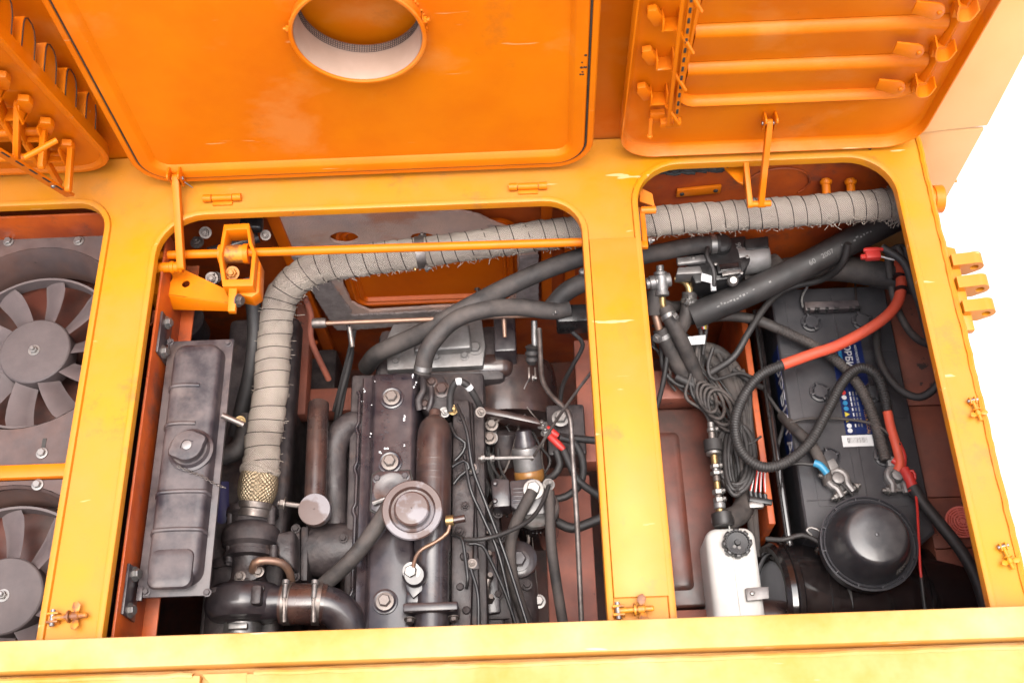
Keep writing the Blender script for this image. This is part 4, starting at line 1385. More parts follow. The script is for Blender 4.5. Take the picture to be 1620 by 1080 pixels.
# ---- right flank: injection rail casting with bolts, lines
rail = thing('injection_rail', W(735, 800, -.30), 'dark cast side rail of the engine carrying bolts and fuel lines', 'engine casting')
prism('rail_body', wl([(716, 636), (748, 634), (760, 990), (722, 1000)], -.285), V(0, 0, -.09), M['iron'], rail, .004)
prism('rail_top', wl([(716, 630), (742, 630), (752, 760), (745, 1000), (712, 1000)], -.262), V(0, 0, -.03), M['iron'], rail, .006)
for (bx_, by_) in ((730, 662), (733, 705), (728, 752), (736, 800), (727, 842), (735, 880), (728, 928), (738, 965)):
    bolt(W(bx_, by_, -.262), UP, rnd.uniform(.005, .008), M['iron'], rail, rnd.choice(('hex', 'nut', 'dome')))
for k, y in enumerate((742, 893)):
    br_ = prism('line_bracket', wl([(733, y - 9), (757, y - 11), (758, y + 6), (735, y + 9)], -.248), V(0, 0, -.004), M['iron'], rail, .001)
    bolt(W(747, y - 2, -.248), UP, .0052, M['steel'], br_, 'nut')
labels = ['thin black fuel line curling nearest the coolant pipe', 'thin black fuel line running down past the upper bracket', 'thin black fuel line outermost beside the fuel filter hose', 'short looped black fuel line near the breather level', 'thin black fuel line running to the lower bracket', 'short hooked black fuel line below the fuel bracket', 'rightmost slanting black fuel line in front of the starter']
lines = [[(712, 670, -.245), (722, 690, -.238), (736, 700, -.24), (732, 715, -.245), (720, 728, -.25)],
         [(722, 640, -.235), (738, 680, -.23), (748, 740, -.238), (770, 800, -.26), (800, 880, -.28), (835, 990, -.30)],
         [(735, 720, -.24), (745, 775, -.242), (765, 820, -.26), (790, 880, -.28), (815, 990, -.31)],
         [(716, 738, -.245), (734, 728, -.238), (742, 740, -.24), (728, 752, -.245), (718, 765, -.25)],
         [(742, 860, -.24), (762, 862, -.245), (778, 890, -.26), (800, 940, -.28), (820, 1000, -.30)],
         [(715, 846, -.245), (730, 850, -.236), (736, 880, -.238), (740, 915, -.240), (738, 930, -.25)],
         [(745, 900, -.24), (756, 940, -.243), (757, 1000, -.25)]]
for lab, ln in zip(labels, lines):
    tag(ptube('fuel_line', ln, 3.0, M['plastic'], seg=8), lab, 'fuel line', 'thin fuel lines on the engine flank')
bigs = [((735, 678), .010), ((724, 790), .012), ((728, 935), .011)]
# sensor cluster at the far end of the cover
cl_ = thing('thermostat_housing', W(690, 620, ZC), 'greasy cast thermostat housing at the far end of the engine', 'thermostat housing')
prism('housing_body', wl([(668, 600), (700, 592), (714, 615), (712, 650), (680, 655), (664, 640)], ZC - .012), V(0, 0, -.05), M['iron'], cl_, .005)
for (bx_, by_, r_) in ((699, 617, .010), (683, 605, .007), (672, 640, .006)):
    bolt(W(bx_, by_, ZC - .012), UP, r_, M['brown'], cl_, 'hex')
ptube('bypass_pipe', [(669, 600, ZC + .002), (670, 618, ZC + .006), (662, 632, ZC + .002), (664, 648, ZC - .006)], 5.5, M['iron'], cl_, seg=10)
ptube('bypass_pipe', [(682, 612, ZC + .0), (683, 630, ZC + .004), (678, 648, ZC - .004)], 4.5, M['iron'], cl_, seg=10)
lc = thing('looped_cable', W(722, 615, ZC), 'looped dark cable with white tape bands at the far end of engine', 'cable')
pth = catmull([W(*q_) for q_ in ((712, 650, ZC + .0), (713, 622, ZC + .02), (722, 604, ZC + .035), (738, 608, ZC + .03), (752, 628, ZC + .01), (762, 648, ZC - .02))], .004)
bm = bmesh.new(); b_tube(bm, pth, .0058, 12); finish(bm, 'cable', M['rubber'], lc)
for f0 in (.40, .56):
    i0 = int(f0 * len(pth))
    bm = bmesh.new(); b_tube(bm, pth[i0:i0 + 3], .0066, 12); finish(bm, 'tape_band', M['printw'], lc)
for (bx_, by_, m_) in ((703, 652, 'zinc'), (716, 648, 'brass'), (760, 652, 'steel')):
    bolt(W(bx_, by_, ZC - .004), V(.3, -.2, 1), .006, M[m_], lc, 'nut')

# ---- exhaust side (left): manifold pipes, disc, flange, turbo
mf = thing('exhaust_manifold', W(520, 760, -.32), 'brown exhaust manifold with a stub pipe ending in a flat round disc', 'exhaust manifold')
ptube('riser_pipe', [(504, 640, -.285), (503, 660, -.28), (501, 720, -.275), (498, 800, -.275)], 17, M['brown'], mf, seg=22)
ptube('branch_pipe', [(572, 668, -.33), (548, 676, -.32), (530, 705, -.32), (528, 760, -.33), (530, 830, -.345)], 21, M['iron'], mf, seg=22)
pd = W(497, 805, -.252)
sD = S(497, 805, -.25)
lathe('round_disc', [(22 * sD, -.030), (25 * sD, -.020), (26 * sD, -.003), (25 * sD, .0005), (12 * sD, .0012), (.001, .0012)], pd, V(.0, -.12, 1), M['rustdisc'], mf, 40, (True, False))
st = lathe('side_stud', [(.0045, 0), (.0045, .04)], W(478, 800, -.27), W(447, 796, -.262) - W(478, 800, -.27), M['steel'], mf, 10)
bolt(W(452, 797, -.263), W(440, 796, -.262) - W(478, 800, -.265), .0085, M['steel'], st, 'hex')
prism('manifold_flange', wl([(462, 832), (474, 830), (474, 918), (460, 918)], -.30), V(0, 0, -.11), M['iron'], mf, .003)
prism('manifold_flange', wl([(476, 832), (488, 832), (486, 918), (475, 918)], -.303), V(0, 0, -.11), M['iron'], mf, .003)
a, b = W(488, 872, -.345), W(572, 868, -.345)
lathe('manifold_log', [(.042, 0), (.046, .03), (.046, .06), (.040, (b - a).length)], a, b - a, M['iron'], mf, 30)
prism('manifold_foot', wl([(500, 700), (560, 700), (560, 860), (505, 860)], -.36), V(0, 0, -.1), M['iron'], mf, .01)
for (bx_, by_) in ((468, 836), (467, 912), (543, 851), (515, 815)):
    bolt(W(bx_, by_, -.298), UP, .0055, M['iron'], mf, 'hex')

tb_ = thing('turbocharger', W(398, 880, -.30), 'dark cast-iron turbocharger under the braided exhaust joint', 'turbocharger')
ZB = -.27
ta = W(400, 806, ZB); tdir = (W(394, 900, ZB) - ta).normalized()
sT = S(397, 850, ZB)
tc_ = lathe('turbine_housing', [(26 * sT, -.004), (40 * sT, .000), (41 * sT, .003), (41 * sT, .011), (36 * sT, .014), (35 * sT, .028), (44 * sT, .036), (47 * sT, .048), (44 * sT, .062), (36 * sT, .068), (36 * sT, .074), (41 * sT, .076), (41 * sT, .084), (30 * sT, .086)], ta, tdir, M['iron'], tb_, 44)
for ang in (200, 250, 300, 345):
    fm_ = Matrix.Translation(ta) @ frame(tdir)
    v = fm_ @ V(38 * sT * math.cos(R(ang)), 38 * sT * math.sin(R(ang)), -.002)
for (bx_, by_) in ((366, 810), (393, 803), (430, 806), (362, 889), (398, 893), (432, 888)):
    p = W(bx_, by_, ZB + .018)
    bolt(p, -tdir if by_ < 850 else tdir, .0055, M['iron'], tc_, 'hex')
    lathe('bolt_boss', [(.0068, 0), (.0068, .026)], p, tdir if by_ < 850 else -tdir, M['iron'], tc_, 12)
prism('volute_arm', [W(432, 842, ZB + .012), W(466, 836, ZB + .006), W(466, 900, ZB + .006), W(436, 880, ZB + .012)], V(0, 0, -.05), M['iron'], tb_, .008, 3)
ce = lathe('centre_housing', [(28 * sT, 0), (26 * sT, .012), (27 * sT, .03), (33 * sT, .04)], ta + tdir * .086, tdir, M['iron'], tb_, 32)
po = W(394, 908, ZB + .032)
ov = [po + V(.024 * math.cos(t) , .0115 * math.sin(t), 0) + V(0, .006 * math.cos(t), 0) for t in [2 * math.pi * k / 28 for k in range(28)]]
op = prism('oil_flange', ov, V(0, 0, -.008), M['iron'], tb_, .001)
for dx in (-.014, .015):
    bolt(po + V(dx, dx * .22, 0), UP, .0062, M['steel'], op, 'hex')
ptube('oil_pipe', [(400, 902, ZB + .034), (403, 890, ZB + .052), (420, 886, ZB + .050), (445, 890, ZB + .040), (458, 905, ZB + .018), (462, 930, ZB - .01)], 6.5, M['copper'], tb_, seg=12)
cs = W(388, 955, ZB + .0)
cd_ = V(.02, -1, -.08)
lathe('compressor_housing', [(30 * sT, -.032), (48 * sT, -.028), (58 * sT, -.018), (61 * sT, -.002), (60 * sT, .012), (52 * sT, .024), (40 * sT, .028)], cs, cd_, M['black'], tb_, 48)
a, b = W(392, 955, ZB + .018), W(446, 952, ZB + .018)
lathe('compressor_outlet', [(28 * sT, -.03), (27 * sT, 0), (25 * sT, (b - a).length), (27 * sT, (b - a).length + .002)], a, b - a, M['black'], tb_, 34)
box('housing_boss', W(407, 942, ZB + .055), (.016, .030, .02), M['iron'], tb_, .004)
box('housing_rim', W(378, 934, ZB + .040), (.085, .010, .022), M['iron'], tb_, .003)
lathe('inlet_clamp', [(26 * sT, 0), (28 * sT, .001), (28 * sT, .02), (26 * sT, .021)], W(384, 985, ZB - .005), V(0, -1, -.05), M['zinc'], tb_, 36)
box('clamp_screw', W(377, 990, ZB + .028), (.030, .010, .010), M['zinc'], tb_, .002)
dk = thing('turbo_duct', W(500, 955, ZB), 'brown rubber duct with two screw clamps leaving the turbocharger', 'duct')
dp = catmull([W(446, 954, ZB + .018), W(478, 955, ZB + .018), W(508, 955, ZB + .016), W(530, 962, ZB + .010), W(550, 985, ZB - .002), W(562, 1030, ZB - .02)], .005)
k1 = int(len(dp) * .42)
bm = bmesh.new(); b_tube(bm, dp[:k1], 31 * sT, 34); finish(bm, 'rubber_sleeve', M['brown'], dk)
bm = bmesh.new(); b_tube(bm, dp[k1 - 2:], 28.5 * sT, 34); finish(bm, 'elbow', M['black'], dk)
for f0, lab in ((.07, 0), (.33, 1)):
    i0 = int(f0 * len(dp))
    pp, tt = dp[i0], (dp[i0 + 1] - dp[i0]).normalized()
    cl2 = lathe('hose_clamp', [(31 * sT, -.006), (32.5 * sT, -.006), (32.5 * sT, .006), (31 * sT, .006)], pp, tt, M['steel'], dk, 40)
    s_ = pp + V(0, .012, 30 * sT)
    lathe('clamp_screw', [(.0045, -.012), (.0045, .010), (.0062, .011), (.0062, .017)], s_, V(0, 1, -.1), M['zinc'], cl2, 12)
    lathe('clamp_thread', [(.0042, 0), (.0042, .035)], s_ + V(0, -.012, 0), V(0, -1, -.25), M['steel'], cl2, 10)
tag(ptube('blue_hose', [(352, 770, -.33), (352, 800, -.33), (358, 830, -.335), (352, 870, -.36)], 24, M['purple'], seg=24), 'dark blue silicone hose half hidden behind the turbocharger', 'hose')
tag(ptube('heater_hose', [(392, 440, -.14), (400, 478, -.16), (403, 530, -.19), (396, 590, -.22), (384, 640, -.25), (372, 690, -.28)], 12, M['rubber'], seg=16), 'black rubber hose rising between expansion tank and wrapped pipe', 'hose')
tag(ptube('bypass_hose', [(392, 660, -.25), (386, 690, -.245), (374, 712, -.245), (352, 722, -.25)], 15, M['rubberdust'], seg=16), 'short dusty curved hose behind the expansion tank edge', 'hose')
b0 = bolt(W(380, 666, -.22), V(.5, -.3, 1), .006, M['brass'], tank, 'nut', 'hose_nut')

def kx_edge(py_):
    return 590 - (py_ - 590) * .05
# flaked paint at the far end of the valve cover: bare white spots
bm = bmesh.new()
random.seed(17)
spots = [(575, 590, 9, 5), (592, 592, 5, 3), (583, 600, 4, 4), (577, 616, 3, 10), (572, 640, 3, 9), (590, 605, 3, 8), (588, 640, 3, 10), (652, 597, 7, 4), (660, 608, 4, 6), (661, 628, 3, 8), (640, 660, 2, 4), (612, 708, 3, 3), (640, 703, 2, 2), (602, 715, 2, 4), (586, 690, 2, 8)]
for (sx, sy, w_, h_) in spots:
    for k in range(random.randint(2, 5)):
        px_, py_ = sx + random.gauss(0, w_ * .6), sy + random.gauss(0, h_ * .7)
        zz = ZC + .0006 if px_ > kx_edge(py_) else ZC - .0192
        if zz < ZC - .01 and px_ > kx_edge(py_) - 8:
            continue
        p = W(px_, py_, zz)
        if p.y > yF - .006:
            continue
        n_ = 9
        r_ = random.uniform(.0006, .0022)
        ring = [p + V(r_ * random.uniform(.55, 1.2) * math.cos(2 * math.pi * q / n_), r_ * random.uniform(.55, 1.4) * math.sin(2 * math.pi * q / n_), 0) for q in range(n_)]
        b_prism(bm, ring, V(0, 0, -.0006))
finish(bm, 'paint_flakes', M['printw'], vc, kind='stuff')
# ------------------------------------------------------------------ middle bay: gearbox, linkages, filters, cables
gb = thing('gearbox', W(700, 550, -.5), 'brown gearbox bell with a dull aluminium top cover behind the engine', 'gearbox')
zg = -.335
prism('case', wl([(600, 520), (790, 512), (800, 600), (590, 610)], zg - .02), V(0, 0, -.3), M['iron'], gb, .012)
cv = prism('cover_plate', wl([(612, 534), (622, 512), (762, 505), (768, 545), (764, 578), (612, 585)], zg), V(0, 0, -.02), M['alu'], gb, .003)
prism('cover_dome', wl([(655, 540), (662, 515), (742, 511), (746, 550), (654, 556)], zg + .022), V(0, 0, -.022), M['alu'], cv, .005, 3)
for (bx_, by_) in ((628, 556), (752, 551), (626, 572), (690, 566), (735, 563)):
    bolt(W(bx_, by_, zg), UP, .0095 if by_ < 560 else .006, M['alu'], cv, 'hex')
bp = W(800, 652, -.475)
lathe('bell_housing', [(.060, -.09), (.095, -.085), (.100, -.06), (.100, .01), (.108, .012), (.108, .026), (.070, .028)], bp, V(0, -1, -.12), M['brown'], gb, 48)
prism('bell_ear', wl([(735, 648), (800, 660), (858, 672), (850, 660), (760, 640)], -.31), V(0, 0, -.04), M['brown'], gb, .003)
for (bx_, by_) in ((775, 693), (778, 672), (740, 680)):
    bolt(W(bx_, by_, -.34), UP, .008, M['steel'], gb, 'hex')
box('rear_block', W(800, 545, -.36), (.040, .072, .09), M['black'], gb, .004)
box('rear_block', W(728, 592, -.40), (.20, .05, .10), M['brown'], gb, .02, None, 3)
# selector rod across
sr = thing('selector_rod', W(690, 505, -.215), 'thin rusty selector rod lying across behind the engine', 'rod')
a, b = W(497, 512, -.215), W(884, 497, -.215)
lathe('rod_shaft', [(.0042, 0), (.0042, (b - a).length)], a, b - a, M['copper'], sr, 12)
lathe('rod_knuckle', [(.008, -.012), (.009, -.008), (.009, .008), (.008, .012)], W(505, 511, -.215), b - a, M['steel'], sr, 14)
lathe('rod_knuckle', [(.007, -.010), (.008, .0), (.007, .010)], W(872, 498, -.215), b - a, M['steel'], sr, 14)
lathe('lever_tail', [(.0042, 0), (.0042, .035)], W(553, 518, -.22), V(.15, -1, -.3), M['steel'], sr, 10)
lathe('lever_tail', [(.0042, 0), (.0035, .035)], W(797, 503, -.22), V(.02, -1, -.2), M['copper'], sr, 10)
# vertical link with fork
lk = thing('shift_link', W(843, 560, -.24), 'steel shift link with rubber gaiter and small fork', 'linkage')
lathe('upper_rod', [(.0055, 0), (.0055, .05)], W(845, 507, -.235), W(846, 545, -.26) - W(845, 507, -.235), M['zinc'], lk, 12)
ga = W(842, 545, -.26)
lathe('gaiter', [(.006, 0), (.013, .004), (.010, .010), (.013, .016), (.010, .022), (.012, .028), (.007, .036)], ga, W(842, 585, -.29) - ga, M['rubber'], lk, 18)
for s in (-1, 1):
    box('fork_tine', W(842 + s * 5, 592, -.285), (.0035, .024, .010), M['steel'], lk, .0006)
bolt(W(842, 598, -.275), V(1, 0, 0), .0045, M['zinc'], lk, 'nut')
ptube('split_pin', [(838, 598, -.272), (833, 606, -.268), (829, 615, -.272)], 1.0, M['zinc'], lk, seg=6)
tag(ptube('bent_pipe', [(853, 520, -.24), (855, 560, -.24), (858, 600, -.235), (872, 625, -.225), (893, 645, -.215), (902, 662, -.215), (906, 720, -.23), (913, 830, -.27), (920, 985, -.32)], 4.2, M['steel'], seg=12), 'long bent steel pipe running down beside the centre bar', 'pipe')
tag(ptube('pull_rod', [(940, 582, -.12), (890, 650, -.20), (841, 727, -.29)], 2.6, M['steel'], seg=8), 'thin straight pull rod slanting from the centre bar to the filter', 'rod')
hr = thing('throttle_rod', W(800, 725, -.285), 'short horizontal steel throttle rod above the fuel filter', 'rod')
a, b = W(757, 725, -.285), W(845, 723, -.285)
lathe('rod_shaft', [(.0032, 0), (.0032, (b - a).length)], a, b - a, M['zinc'], hr, 10)
for f in (.05, .22):
    bolt(a.lerp(b, f), b - a, .006, M['zinc'], hr, 'hex')
# hoses across the gearbox
tag(ptube('coolant_hose', [(960, 395, -.135), (925, 405, -.16), (860, 428, -.175), (790, 460, -.19), (720, 497, -.21), (660, 530, -.25), (600, 558, -.30), (580, 580, -.36)], 15, M['rubberdust'], seg=20), 'thick dusty black hose slanting from the centre bar to lower left', 'hose')
hB = thing('coolant_hose', W(760, 490, -.22), 'thick black hose arching down to the end of the valve cover', 'hose')
ptube('rubber', [(900, 489, -.215), (872, 492, -.21), (820, 486, -.20), (765, 490, -.195), (720, 506, -.20), (690, 534, -.21), (674, 560, -.22), (668, 590, -.24)], 14, M['rubberdust'], hB, seg=20)
p = W(669, 582, -.232)
lathe('hose_clamp', [(.0148, -.004), (.0158, -.004), (.0158, .004), (.0148, .004)], p, W(668, 592, -.24) - W(672, 570, -.225), M['zinc'], hB, 26)
hC = thing('coolant_hose', W(905, 460, -.2), 'short dusty hose stub by the centre bar with clamp', 'hose')
ptube('rubber', [(960, 432, -.18), (925, 446, -.19), (895, 462, -.20), (874, 486, -.22)], 15, M['rubberdust'], hC, seg=18)
bolt(W(874, 494, -.205), V(1, -.5, 1), .006, M['zinc'], hC, 'nut', 'clamp_screw')
box('pump_box', W(905, 505, -.24), (.055, .035, .05), M['plastic'], hC, .005)
bolt(W(922, 430, -.165), UP, .007, M['zinc'], hC, 'dome', 'screw')
# fuel filter
ff = thing('fuel_filter', W(850, 800, -.4), 'black fuel filter with cast head and ribbed canister', 'fuel filter')
zf = -.315
sF = S(845, 790, zf)
hd = prism('filter_head', wl([(806, 760), (842, 755), (872, 768), (880, 792), (866, 812), (828, 815), (808, 800)], zf), V(0, 0, -.03), M['black'], ff, .003)
prism('mount_block', wl([(776, 760), (782, 755), (806, 757), (808, 800), (780, 802)], zf - .002), V(0, 0, -.045), M['black'], ff, .004)
for (bx_, by_) in ((783, 764), (783, 792)):
    bolt(W(bx_, by_, zf), UP, .0045, M['black'], ff, 'dome')
bolt(W(844, 774, zf + .001), V(0, -.1, 1), .0120, M['zinc'], hd, 'hex', 'banjo_bolt', .2)
bolt(W(868, 766, zf + .001), V(.2, 0, 1), .0070, M['zinc'], hd, 'nut', 'vent_nut')
for k in range(5):
    box('cast_mark', W(820, 772 + k * 6, zf + .0004), (.018, .0022, .0012), M['black'], hd, .0003)
cz = W(847, 800, zf - .022)
can_dir = (W(852, 846, zf - .11) - cz)
lathe('canister_rim', [(36 * sF, 0), (38 * sF, .003), (38 * sF, .010), (35 * sF, .012)], cz, can_dir, M['zinc'], ff, 44)
lathe('canister', [(35 * sF, .010), (36 * sF, .014), (34 * sF, .018), (35 * sF, .024), (35 * sF, .075), (28 * sF, .095), (12 * sF, .1)], cz, can_dir, M['gloss'], ff, 44)
for k in range(36):
    fm_ = Matrix.Translation(cz) @ frame(can_dir)
    a_ = 2 * math.pi * k / 36
    q_ = fm_ @ V(35.3 * sF * math.cos(a_), 35.3 * sF * math.sin(a_), .032)
    b0 = box('grip_rib', q_, (.0018, .0018, .012), M['gloss'], ff, 0, frame(can_dir).to_3x3())
tag(ptube('fuel_hose', [(842, 778, zf + .010), (832, 796, zf + .012), (815, 830, zf + .005), (807, 868, zf - .01), (812, 920, zf - .02), (838, 1000, zf - .05)], 9.5, M['rubberdust'], seg=14), 'dusty black fuel hose hanging from the big banjo bolt, left one', 'hose')
tag(ptube('fuel_hose', [(869, 778, zf + .006), (870, 810, zf + .010), (872, 860, zf + .0), (880, 920, zf - .02), (893, 1000, zf - .05)], 8.5, M['rubberdust'], seg=14), 'dusty black fuel hose hanging right of the filter canister', 'hose')
tag(ptube('breather_cable', [(733, 853, -.25), (765, 852, -.24), (800, 842, -.25), (838, 822, -.27), (858, 795, -.29), (868, 768, -.305)], 3.6, M['rubber'], seg=10), 'thin black cable bridging from the engine flank to the fuel filter', 'cable')
tag(ptube('thin_wire', [(842, 850, -.36), (846, 890, -.38), (851, 940, -.40)], .9, M['steel'], seg=6), 'very thin bright wire hanging below the fuel filter', 'wire')
nt_ = bolt(W(852, 951, -.40), UP, .0085, M['zinc'], ff, 'hex', 'drain_nut')
# aluminium pre-filter with amber ring
pf = thing('fuel_strainer', W(835, 730, -.38), 'silver fuel strainer with amber lower ring above the fuel filter', 'fuel strainer')
pa_ = W(829, 690, -.325); pdir = W(838, 756, -.36) - pa_
lathe('dark_cap', [(.010, -.012), (.0145, -.010), (.0150, .0), (.0190, .010), (.0190, .020)], pa_, pdir, M['black'], pf, 28)
lathe('silver_bowl', [(.0190, .018), (.0245, .020), (.0250, .026), (.0250, .058), (.0235, .061)], pa_, pdir, M['alu'], pf, 34)
lathe('amber_ring', [(.0250, .060), (.0262, .062), (.0262, .076), (.022, .082)], pa_, pdir, M['amber'], pf, 34)
so = thing('solenoid', W(800, 720, -.40), 'dusty grey solenoid cylinder left of the silver strainer', 'solenoid')
pa_ = W(800, 690, -.365)
lathe('body', [(.012, -.01), (.021, -.006), (.021, .05), (.018, .055)], pa_, W(800, 745, -.40) - pa_, M['iron'], so, 26)
box('mount', W(770, 690, -.37), (.04, .03, .03), M['iron'], so, .004)
bolt(W(776, 693, -.35), UP, .009, M['zinc'], so, 'hex')
# battery cable lugs with red boots
for (a, b, lab) in (((863, 676), (883, 690), 'upper'), ((868, 688), (892, 711), 'lower')):
    rbt = thing('cable_boot', W(*a, -.33), 'red rubber cable boot on the starter stud, %s one' % lab, 'cable boot', 'red cable boots')
    pa_, pb_ = W(*a, -.325), W(*b, -.33)
    lathe('boot', [(.0045, 0), (.0062, .003), (.0066, (pb_ - pa_).length * .7), (.0050, (pb_ - pa_).length)], pa_, pb_ - pa_, M['red'], rbt, 14)
    bolt(pa_ - (pb_ - pa_).normalized() * .006, V(-.2, .4, 1), .0065, M['zinc'], rbt, 'nut', 'stud_nut')
for lab, ln in (('black battery cable curving right from the lower red boot', [(892, 712, -.33), (902, 735, -.335), (915, 760, -.34), (950, 786, -.36)]),
                ('black battery cable looping beside the silver strainer', [(884, 692, -.33), (908, 700, -.34), (922, 730, -.35), (918, 765, -.36), (895, 785, -.37), (870, 790, -.37)]),
                ('black battery cable running behind the centre bar by the boots', [(885, 690, -.335), (915, 694, -.34), (960, 698, -.35)]),
                ('thick black cable crossing low toward the centre bar', [(880, 825, -.37), (905, 835, -.37), (935, 826, -.37), (980, 806, -.37)]),
                ('short black cable hooking under the red boots', [(880, 712, -.34), (886, 735, -.35), (876, 752, -.36), (862, 758, -.37)])):
    tag(ptube('battery_cable', ln, 6 if 'thick' not in lab else 8, M['rubber'], seg=12), lab, 'cable', 'battery cables by the starter')
ca_ = thing('relay_box', W(890, 700, -.4), 'dark metal relay box with a washer bolt near the centre bar', 'relay')
box('case', W(895, 690, -.42), (.07, .10, .07), M['iron'], ca_, .006)
bolt(W(887, 662, -.365), UP, .0110, M['zinc'], ca_, 'hex')
# starter below
stt = thing('starter_motor', W(822, 930, -.45), 'dark starter motor with one large hex bolt at the front', 'starter motor')
pa_ = W(820, 960, -.40)
lathe('body', [(.030, -.05), (.034, -.045), (.034, .06), (.026, .07)], pa_, V(0, 1, -.05), M['iron'], stt, 32)
lathe('nose_plate', [(.032, 0), (.032, .008), (.026, .012)], W(820, 886, -.365), UP, M['black'], stt, 30)
bolt(W(820, 886, -.352), UP, .0135, M['black'], stt, 'hex')
for (bx_, by_) in ((818, 925), (834, 925), (818, 950)):
    bolt(W(bx_, by_, -.36), UP, .006, M['iron'], stt, 'hex')
ptube('link_arm', [(772, 915, -.33), (766, 950, -.34), (758, 1000, -.36)], 6, M['steel'], stt, seg=10)
box('bracket', W(790, 945, -.38), (.05, .08, .03), M['iron'], stt, .006)
# red floor plank at right, frame rail
tag(box('floor_plank', W(902, 880, -.47), (.085, .30, .02), M['oxide'], None, .002), 'red-brown painted floor rail lying beside the centre bar', 'rail')
tag(box('side_rail', W(925, 640, -.45), (.03, .25, .05), M['oxide'], None, .002), 'red-brown frame rail beyond the relay box', 'rail')
# loose wires and dark struts left of engine, behind
for lab, ln, r_, m_ in (('black wiring bundle dropping left of the valve cover, inner strand', [(553, 520, -.23), (556, 560, -.27), (546, 610, -.32), (533, 680, -.38)], 4, 'rubber'),
                        ('black wiring bundle dropping left of the valve cover, outer strand', [(560, 522, -.23), (552, 575, -.28), (538, 630, -.33), (527, 690, -.39)], 4, 'rubber'),
                        ('black wiring strand further left with a steel end', [(550, 512, -.225), (555, 540, -.24), (541, 600, -.31), (528, 650, -.36)], 3, 'rubber'),
                        ('brown pipe bending behind the wrapped exhaust bend', [(482, 470, -.20), (492, 500, -.24), (493, 540, -.28), (520, 600, -.36)], 5, 'oxide'),
                        ('dark wire drooping behind the fork link on the right', [(905, 525, -.25), (922, 545, -.27), (905, 580, -.31), (890, 610, -.35), (886, 640, -.38)], 3.5, 'rubber')):
    tag(ptube('loose_wire', ln, r_, M[m_], seg=10), lab, 'wire')
for c, s, lab in ((W(510, 640, -.56), (.22, .05, .05), 'red-brown cross member deep behind the exhaust riser'), (W(480, 560, -.50), (.03, .28, .04), 'dark red frame strut deep left of the engine')):
    tag(box('frame_member', c, s, M['oxide'], None, .003), lab, 'frame member')
pj = W(450, 690, -.62)
tag(box('oil_sump', (pj.x, pj.y - .05, -.68), (.20, .5, .12), M['iron'], None, .01), 'dark sump tray deep between tank and engine', 'sump')

# injection pump and small hardware on the engine's right flank
ip = thing('injection_pump', W(775, 900, -.42), 'dark injection pump body with delivery nuts beside the engine rail', 'injection pump')
prism('pump_body', wl([(756, 800), (790, 796), (798, 990), (760, 1000)], -.37), V(0, 0, -.09), M['iron'], ip, .006)
prism('pump_cover', wl([(762, 872), (786, 870), (792, 968), (764, 972)], -.355), V(0, 0, -.02), M['black'], ip, .004)
for k in range(5):
    p = W(768 + k * 1.5, 812 + k * 34, -.355)
    dn = lathe('delivery_nut', [(.0085, -.018), (.0085, .006), (.006, .010), (.0045, .022)], p, V(.2, 0, 1), M['steel'], ip, 6)
for (bx_, by_, r_) in ((788, 812, .006), (760, 850, .005), (792, 850, .007), (766, 960, .005), (788, 940, .006), (795, 900, .005)):
    bolt(W(bx_, by_, -.358), UP, r_, M['iron'], ip, rnd.choice(('hex', 'nut')))
ptube('stop_lever', [(742, 770, -.33), (756, 776, -.335), (762, 800, -.345)], 4, M['steel'], ip, seg=8)
tag(prism('lift_bracket', wl([(742, 676), (762, 670), (768, 700), (750, 712)], -.33), V(0, 0, -.012), M['iron'], None, .003), 'small cast lifting bracket below the gearbox bell ear', 'bracket')
for k, (bx_, by_) in enumerate(((752, 690), (757, 662))):
    bolt(W(bx_, by_, -.328), UP, .0075, M['steel'], ip, 'hex')
cb_ = thing('cable_loom', W(770, 640, -.33), 'bundle of dark cables dropping behind the silver strainer', 'wiring loom')
random.seed(9)
for k in range(7):
    x_ = 760 + k * 5
    ptube('strand', [(x_ - 25 + random.uniform(-6, 6), 640, -.36), (x_ + random.uniform(-8, 8), 680, -.39), (x_ + random.uniform(-6, 10), 730, -.41), (x_ + 20 + random.uniform(-10, 10), 800, -.44)], random.uniform(2.5, 4.5), M['rubber'], cb_, seg=8)
random.seed(40)
for k in range(12):
    x_, y_ = 750 + random.uniform(0, 90), 640 + random.uniform(0, 160)
    pts_ = [(x_, y_, -.35)]
    for q in range(3):
        x_ += random.uniform(-22, 30); y_ += random.uniform(18, 52)
        pts_.append((x_, y_, -.355 - .015 * q + random.uniform(-.01, .01)))
    ptube('strand', pts_, random.uniform(1.3, 3.2), M['rubber' if k % 3 else 'steel'], cb_, seg=7)
# screw-worn hardware in the upper left corner behind the clamp
hb_ = thing('corner_hardware', W(330, 375, -.12), 'greasy bolts and a strut in the far left corner of middle bay', 'hardware')
lathe('strut', [(.010, 0), (.010, .09)], W(330, 400, -.15), V(.9, .3, 0), M['black'], hb_, 14)
for (bx_, by_, r_) in ((325, 368, .007), (396, 352, .009), (335, 440, .007), (420, 372, .006)):
    bolt(W(bx_, by_, -.12), V(.2, -.6, 1), r_, M['steel'], hb_, 'nut')
